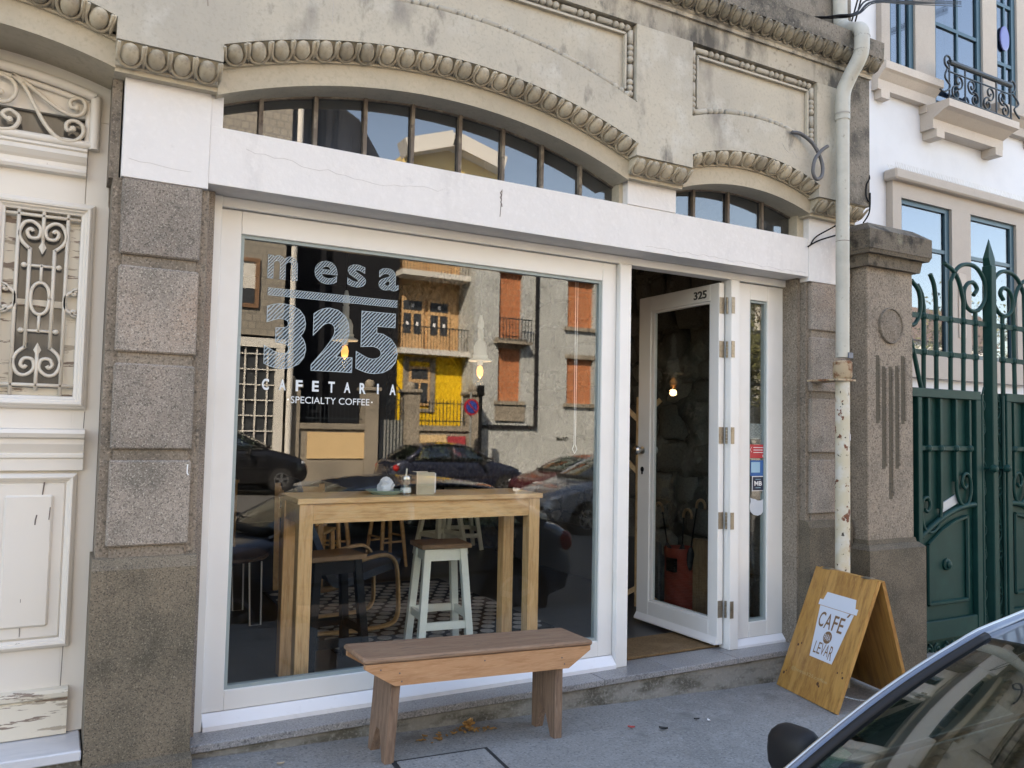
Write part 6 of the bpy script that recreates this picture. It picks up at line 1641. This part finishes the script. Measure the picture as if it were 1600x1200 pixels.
# ------------------------------------------------------------------ trees across the street
m_bark = pm("tree_bark", (0.10, 0.078, 0.055), 0.95, layers=[(12, (0.06, 0.045, 0.032), 0.45, 0.65, 6, (1, 1, 0.3))])
m_leaf = pm("olive_green_leaves", (0.16, 0.16, 0.06), 0.7, layers=[(1.2, (0.09, 0.10, 0.035), 0.4, 0.6, 4), (6, (0.28, 0.26, 0.11), 0.55, 0.75, 3)])
def tree(x, y, h, rad, label, nl, seed, airy=1.0, lo=0.35):
    r = random.Random(seed); g0 = gz(x) - 0.3
    t = thing("street_tree", label, "tree", (x, y, g0), "trees across the street")
    tr = MB(); tr.tube([(x, y, g0), (x + 0.1, y, g0 + h * 0.2), (x - 0.05, y + 0.1, g0 + h * 0.42), (x + 0.1, y, g0 + h * 0.75)], [0.20, 0.17, 0.13, 0.05], 10)
    tips = []
    for i in range(16):
        a = r.uniform(0, 2 * PI); b = r.uniform(0.3, 0.95); z0 = g0 + h * r.uniform(0.25, 0.6); l = rad * b
        e = (x + l * math.cos(a), y + l * math.sin(a), z0 + h * r.uniform(0.08, 0.36))
        m_ = ((x + e[0]) / 2 + r.uniform(-.2, .2), (y + e[1]) / 2 + r.uniform(-.2, .2), z0 + (e[2] - z0) * 0.6)
        tr.tube(smooth_path([(x, y, z0), m_, e], 3), [0.06, 0.052, 0.045, 0.035, 0.026, 0.018, 0.010][:7], 6); tips += [m_, e]
        for j in range(3):
            f = (e[0] + r.uniform(-.6, .6), e[1] + r.uniform(-.6, .6), e[2] + r.uniform(-.2, .7)); tr.tube([m_ if j == 0 else e, f], [0.018, 0.006], 5); tips.append(f)
    tr.build("trunk", m_bark, t, smooth=math.radians(50))
    lv = MB()
    for i in range(nl):
        c = v3(tips[r.randrange(len(tips))]) + Vector((r.gauss(0, 0.42), r.gauss(0, 0.42), r.gauss(0, 0.38))) * airy
        s = r.uniform(0.05, 0.10); d = Vector((r.gauss(0, 1), r.gauss(0, 1), r.gauss(-0.3, 0.7))).normalized(); n = Vector((r.gauss(0, 1), r.gauss(0, 1), r.gauss(0, 1)))
        w_ = d.cross(n).normalized() * s * 0.42; d = d * s
        lv.add([c - d, c + w_, c + d, c - w_], [(0, 1, 2, 3)])
    lv.build("crown", m_leaf, t, recalc=False)
tree(25.6, -20.0, 9.5, 3.6, "olive green street tree before the far end of the derelict house", 20000, 1, 1.25)
tree(31.0, -11.5, 9.5, 3.6, "tall airy tree on the street, mirrored in the white house windows", 7000, 2, 1.3)
tree(22.0, -9.5, 6.5, 2.6, "smaller airy tree near the middle of the street, mirrored in the white house windows", 4000, 3, 1.2)
# ------------------------------------------------------------------ bench on the pavement
bn = thing("bench", "weathered wooden bench with slanted apron standing before the shop window", "bench", (1.16, -0.40, gz(1.16)))
sl = -0.037                                        # it follows the fall of the pavement
def bz(x, h): return gz(1.16) + sl * (x - 1.16) + h
def slant(mb): 
    mb.v = [(p[0], p[1], p[2] + sl * (p[0] - 1.16)) for p in mb.v]; return mb
z0 = gz(1.16)
mb = MB(); mb.box(0.585, 1.735, -0.535, -0.255, z0 + 0.425, z0 + 0.450, 0.008); slant(mb).build("seat", m_wood_b, bn, smooth=math.radians(40))
for y in (-0.520, -0.285):
    mb = MB(); mb.prism([(0.592, z0 + 0.4245), (1.722, z0 + 0.4245), (1.722, z0 + 0.405), (1.600, z0 + 0.328), (0.725, z0 + 0.328), (0.592, z0 + 0.405)], 'y', y - 0.011, y + 0.011)
    slant(mb).build("apron", m_wood_ba, bn)
for cx, lean in ((0.745, -0.028), (1.560, 0.0)):
    # plank leg with a notch cut in its foot
    mb = MB()
    prof = [(-0.508, 0.0), (-0.470, 0.0), (-0.415, 0.115), (-0.375, 0.115), (-0.335, 0.0), (-0.297, 0.0), (-0.298, 0.4243), (-0.508, 0.4243)]
    n = len(prof); th = 0.040
    vs = []
    for k in (0, 1):
        for y, h in prof:
            x = cx - th / 2 + th * k + lean * (0.42 - h) / 0.42
            vs.append((x, y, bz(x, h) if h == 0 else bz(cx, h)))
    mb.add(vs, [(0, 1, 2, 7), (2, 3, 6, 7), (3, 4, 5, 6), (n + 7, n + 2, n + 1, n), (n + 7, n + 6, n + 3, n + 2), (n + 6, n + 5, n + 4, n + 3)] + [(i, n + i, n + (i + 1) % n, (i + 1) % n) for i in range(n)])
    mb.build("leg", m_wood_bl, bn)

for x, h in ((0.66, 0.40), (0.745, 0.38), (0.755, 0.345), (1.56, 0.38), (1.575, 0.35), (1.15, 0.40)):
    MB().lathe([(0.004, -0.5305), (0.0035, -0.5325), (0.0, -0.533)], (x, 0, bz(x, h)), 8, 'y').build("nail_head", m_crack, bn)

# ------------------------------------------------------------------ A-frame sign
sg = thing("pavement_sign", "varnished wooden A-frame pavement sign with a white paper cup print", "sign", (3.4, -0.48, gz(3.4)))
BL, BR = Vector((3.316, -0.221, -0.180)), Vector((3.187, -0.742, -0.172))
TL, TR = Vector((3.600, -0.247, 0.520)), Vector((3.470, -0.812, 0.530))
ex = (BR - BL).normalized(); wd = (BR - BL).length
ey = ((TL + TR) / 2 - (BL + BR) / 2).normalized(); hh = ((TL + TR) / 2 - (BL + BR) / 2).length
ez = ex.cross(ey).normalized()                     # out of the board, towards the street on the left
if ez.x > 0: ez = -ez
ey = (ez.cross(ex)).normalized()
if ey.z < 0: ey = -ey
wd = 0.555
FB = frame_M(BL - ex * 0.005, ex, ey, ez)
def onb(mb): return mb.xform(FB)
npl = 5
for i in range(npl):
    a, b = wd * i / npl, wd * (i + 1) / npl
    onb(MB().box(a + 0.0002, b - 0.0002, 0, hh, -0.020, 0.0)).build("front_plank", pm("sign_plank_%d" % i, [(0.46, 0.235, 0.06), (0.52, 0.275, 0.08), (0.42, 0.205, 0.052), (0.48, 0.245, 0.065), (0.53, 0.28, 0.08)][i], 0.42, layers=[(5, (0.29, 0.13, 0.033), 0.42, 0.66, 5, (3, 7, 0.55)), (26, (0.50, 0.285, 0.09), 0.5, 0.72, 4, (3, 9, 0.5))], bump=(60, 0.08, 0.002)), sg)
TM = FB @ Vector((wd / 2, hh, 0)); 
ey2 = Vector((-ey.x, ey.y, ey.z)); ey2 = Vector((ey.x * -1, ey.y * 0.6, ey.z)).normalized()
bx0 = FB @ Vector((0, hh, -0.022))
ezb = ex.cross(ey2).normalized()
if ezb.x < 0: ezb = -ezb
BBk = frame_M(bx0, ex, -ey2, ezb)
mb = MB().box(0, wd, 0.002, hh, 0.002, 0.022); mb.xform(BBk).build("back_board", m_wood_s, sg)
for t_ in (0.18, 0.82):
    p = FB @ Vector((wd * t_, hh + 0.003, -0.012)); MB().box(p.x - 0.02, p.x + 0.02, p.y - 0.03, p.y + 0.03, p.z - 0.002, p.z + 0.005).build("hinge", m_brass, sg)
c0 = FB @ Vector((wd - 0.015, 0.10, -0.02)); c1 = BBk @ Vector((wd - 0.015, hh - 0.10, 0.0))
mb = MB()
for i in range(26):
    t_ = (i + 0.5) / 26; p = c0.lerp(c1, t_) + Vector((0, 0, -0.05 * math.sin(PI * t_)))
    d = (c1 - c0).normalized()
    mb.tube([p - d * 0.009, p + d * 0.009], 0.0045 if i % 2 else 0.003, 5)
mb.build("chain", pm("dull_chain", (0.22, 0.22, 0.21), 0.45, metal=0.7), sg)
# knots in the wood
for a, b, r in ((0.075, 0.30 - 0.03, 0.010), (0.10, 0.285, 0.007), (0.030, 0.085, 0.011), (0.045, 0.10, 0.006), (0.345, 0.105, 0.013), (0.36, 0.095, 0.008), (0.47, 0.205, 0.007), (0.505, 0.215, 0.006), (0.52, 0.19, 0.009)):
    onb(MB().lathe([(r, -0.002), (r * 0.8, 0.0006), (0.0, 0.0008)], (a, b, 0), 9, 'z')).build("knot", m_knot, sg)
# cup print
m_cup = pm("white_cup_print", (0.62, 0.67, 0.75), 0.55)
m_ink = pm("brown_lettering", (0.21, 0.115, 0.055), 0.6)
def shift(p, k=0.0012): return [(a, b) for a, b in p]
cupb = [(0.205, 0.235), (0.405, 0.235), (0.455, 0.535), (0.155, 0.535)]
lid = [(0.135, 0.538), (0.475, 0.538), (0.475, 0.572), (0.450, 0.572), (0.435, 0.622), (0.180, 0.622), (0.165, 0.572), (0.135, 0.572)]
onb(MB().prism(cupb, 'z', 0.0003, 0.0016)).build("cup_print", m_cup, sg)
onb(MB().prism(lid, 'z', 0.0003, 0.0016)).build("cup_lid_print", m_cup, sg)
def sgt(txt, a, b, c, d, mat, h=0.0024, **kw):
    text_fit(txt, a, b, c, d, FB @ Matrix.Translation((0, 0, h)), **kw).build("lettering", mat, sg, recalc=False)
for ch, a, b, lo in (("C", 0.185, 0.235, 0.0), ("A", 0.242, 0.300, -0.002), ("F", 0.312, 0.352, -0.002), ("E", 0.362, 0.405, -0.004)):
    sgt(ch, a, b, 0.415 + lo, 0.505 + lo, m_ink, offset=0.01)
onb(MB().prism([(0.405, 0.512), (0.418, 0.512), (0.432, 0.534), (0.420, 0.534)], 'z', 0.0018, 0.0026)).build("lettering", m_ink, sg)
onb(MB().lathe([(0.036, 0.0017), (0.036, 0.0024), (0.0, 0.0024)], (0.305, 0.368, 0), 24, 'z')).build("brown_disc", m_ink, sg)
sgt("PARA", 0.278, 0.332, 0.350, 0.386, m_cup, 0.0032)
for i, (ch, a, b) in enumerate((("L", 0.222, 0.247), ("E", 0.253, 0.280), ("V", 0.282, 0.317), ("A", 0.318, 0.352), ("R", 0.358, 0.388))):
    sgt(ch, a, b, 0.262 if ch != "R" else 0.250, 0.330, m_ink, offset=0.0)
sgt("@mesa325.coffee", 0.085, 0.42, 0.118, 0.143, pm("faint_white_print", (0.50, 0.36, 0.17), 0.6))

# ------------------------------------------------------------------ dry leaves and litter
rl = random.Random(5)
m_dry = pm("dry_brown_leaf", (0.30, 0.15, 0.045), 0.9, layers=[(30, (0.42, 0.25, 0.09), 0.45, 0.65, 3)], rnd=0.3)
def curl(c, s, mat_):
    mb = MB(); a = rl.uniform(0, 2 * PI); ca, sa = math.cos(a), math.sin(a)
    def fn(u, v):
        x = (u - 0.5) * s; y = (v - 0.5) * s * 0.55 * math.sin(PI * min(max(u, 0.08), 0.92))
        z = 0.004 + s * 0.45 * abs(v - 0.5) + s * 0.4 * (u - 0.5) ** 2
        return (c[0] + x * ca - y * sa, c[1] + x * sa + y * ca, gz(c[0]) + z)
    mb.grid(fn, 4, 3, thick=(0, 0, 0.0008)); return mb
pile = MB()
for i in range(46):
    t_ = rl.random()
    x = 0.95 + 0.36 * t_ + rl.gauss(0, 0.02); y = -0.300 + 0.03 * math.sin(3 * t_) + rl.gauss(0, 0.018) - 0.02 * (t_ < 0.5)
    m2 = curl((x, y), rl.uniform(0.012, 0.032), m_dry); pile.add(m2.v, m2.f)
pile.build("leaf_litter", m_dry, None, label="scatter of crumbled dry brown leaves under the bench", cat="leaves", kind="stuff")
def single(nm, x, y, s, mat_, lb, cat): curl((x, y), s, mat_).build(nm, mat_, None, label=lb, cat=cat)
for k in range(3):
    pass
big = MB()
for k in range(7):
    m2 = curl((1.19 + 0.03 * rl.random(), -0.285 + 0.02 * rl.random()), 0.055, m_dry); big.add([(p[0], p[1], p[2] + 0.012 * k * 0.5) for p in m2.v], m2.f)
big.build("dry_leaf", m_dry, None, label="large curled dry leaf standing up in the leaf scatter under the bench", cat="leaf")
single("wrapper", 1.975, -0.53, 0.035, pm("red_wrapper", (0.42, 0.05, 0.04), 0.5), "small red scrap of wrapper on the pavement right of the bench", "litter")
single("dark_twig", 2.115, -0.605, 0.045, pm("dark_twig", (0.035, 0.035, 0.035), 0.8), "dark twig on the pavement between bench and doorway", "litter")
single("dark_twig", 2.38, -0.55, 0.03, pm("dark_scrap", (0.03, 0.03, 0.03), 0.8), "small dark scrap on the pavement below the threshold", "litter")
single("pale_scrap", 2.43, -0.585, 0.025, m_white, "tiny white scrap on the pavement below the threshold", "litter")
single("dark_twig", 2.60, -1.02, 0.05, pm("dark_twig_far", (0.04, 0.04, 0.04), 0.8), "thin dark twig on the pavement before the wooden sign", "litter")
single("cigarette_butt", 0.30, -0.36, 0.03, pm("butt_paper", (0.40, 0.33, 0.24), 0.8), "cigarette butt on the pavement left of the bench", "litter")
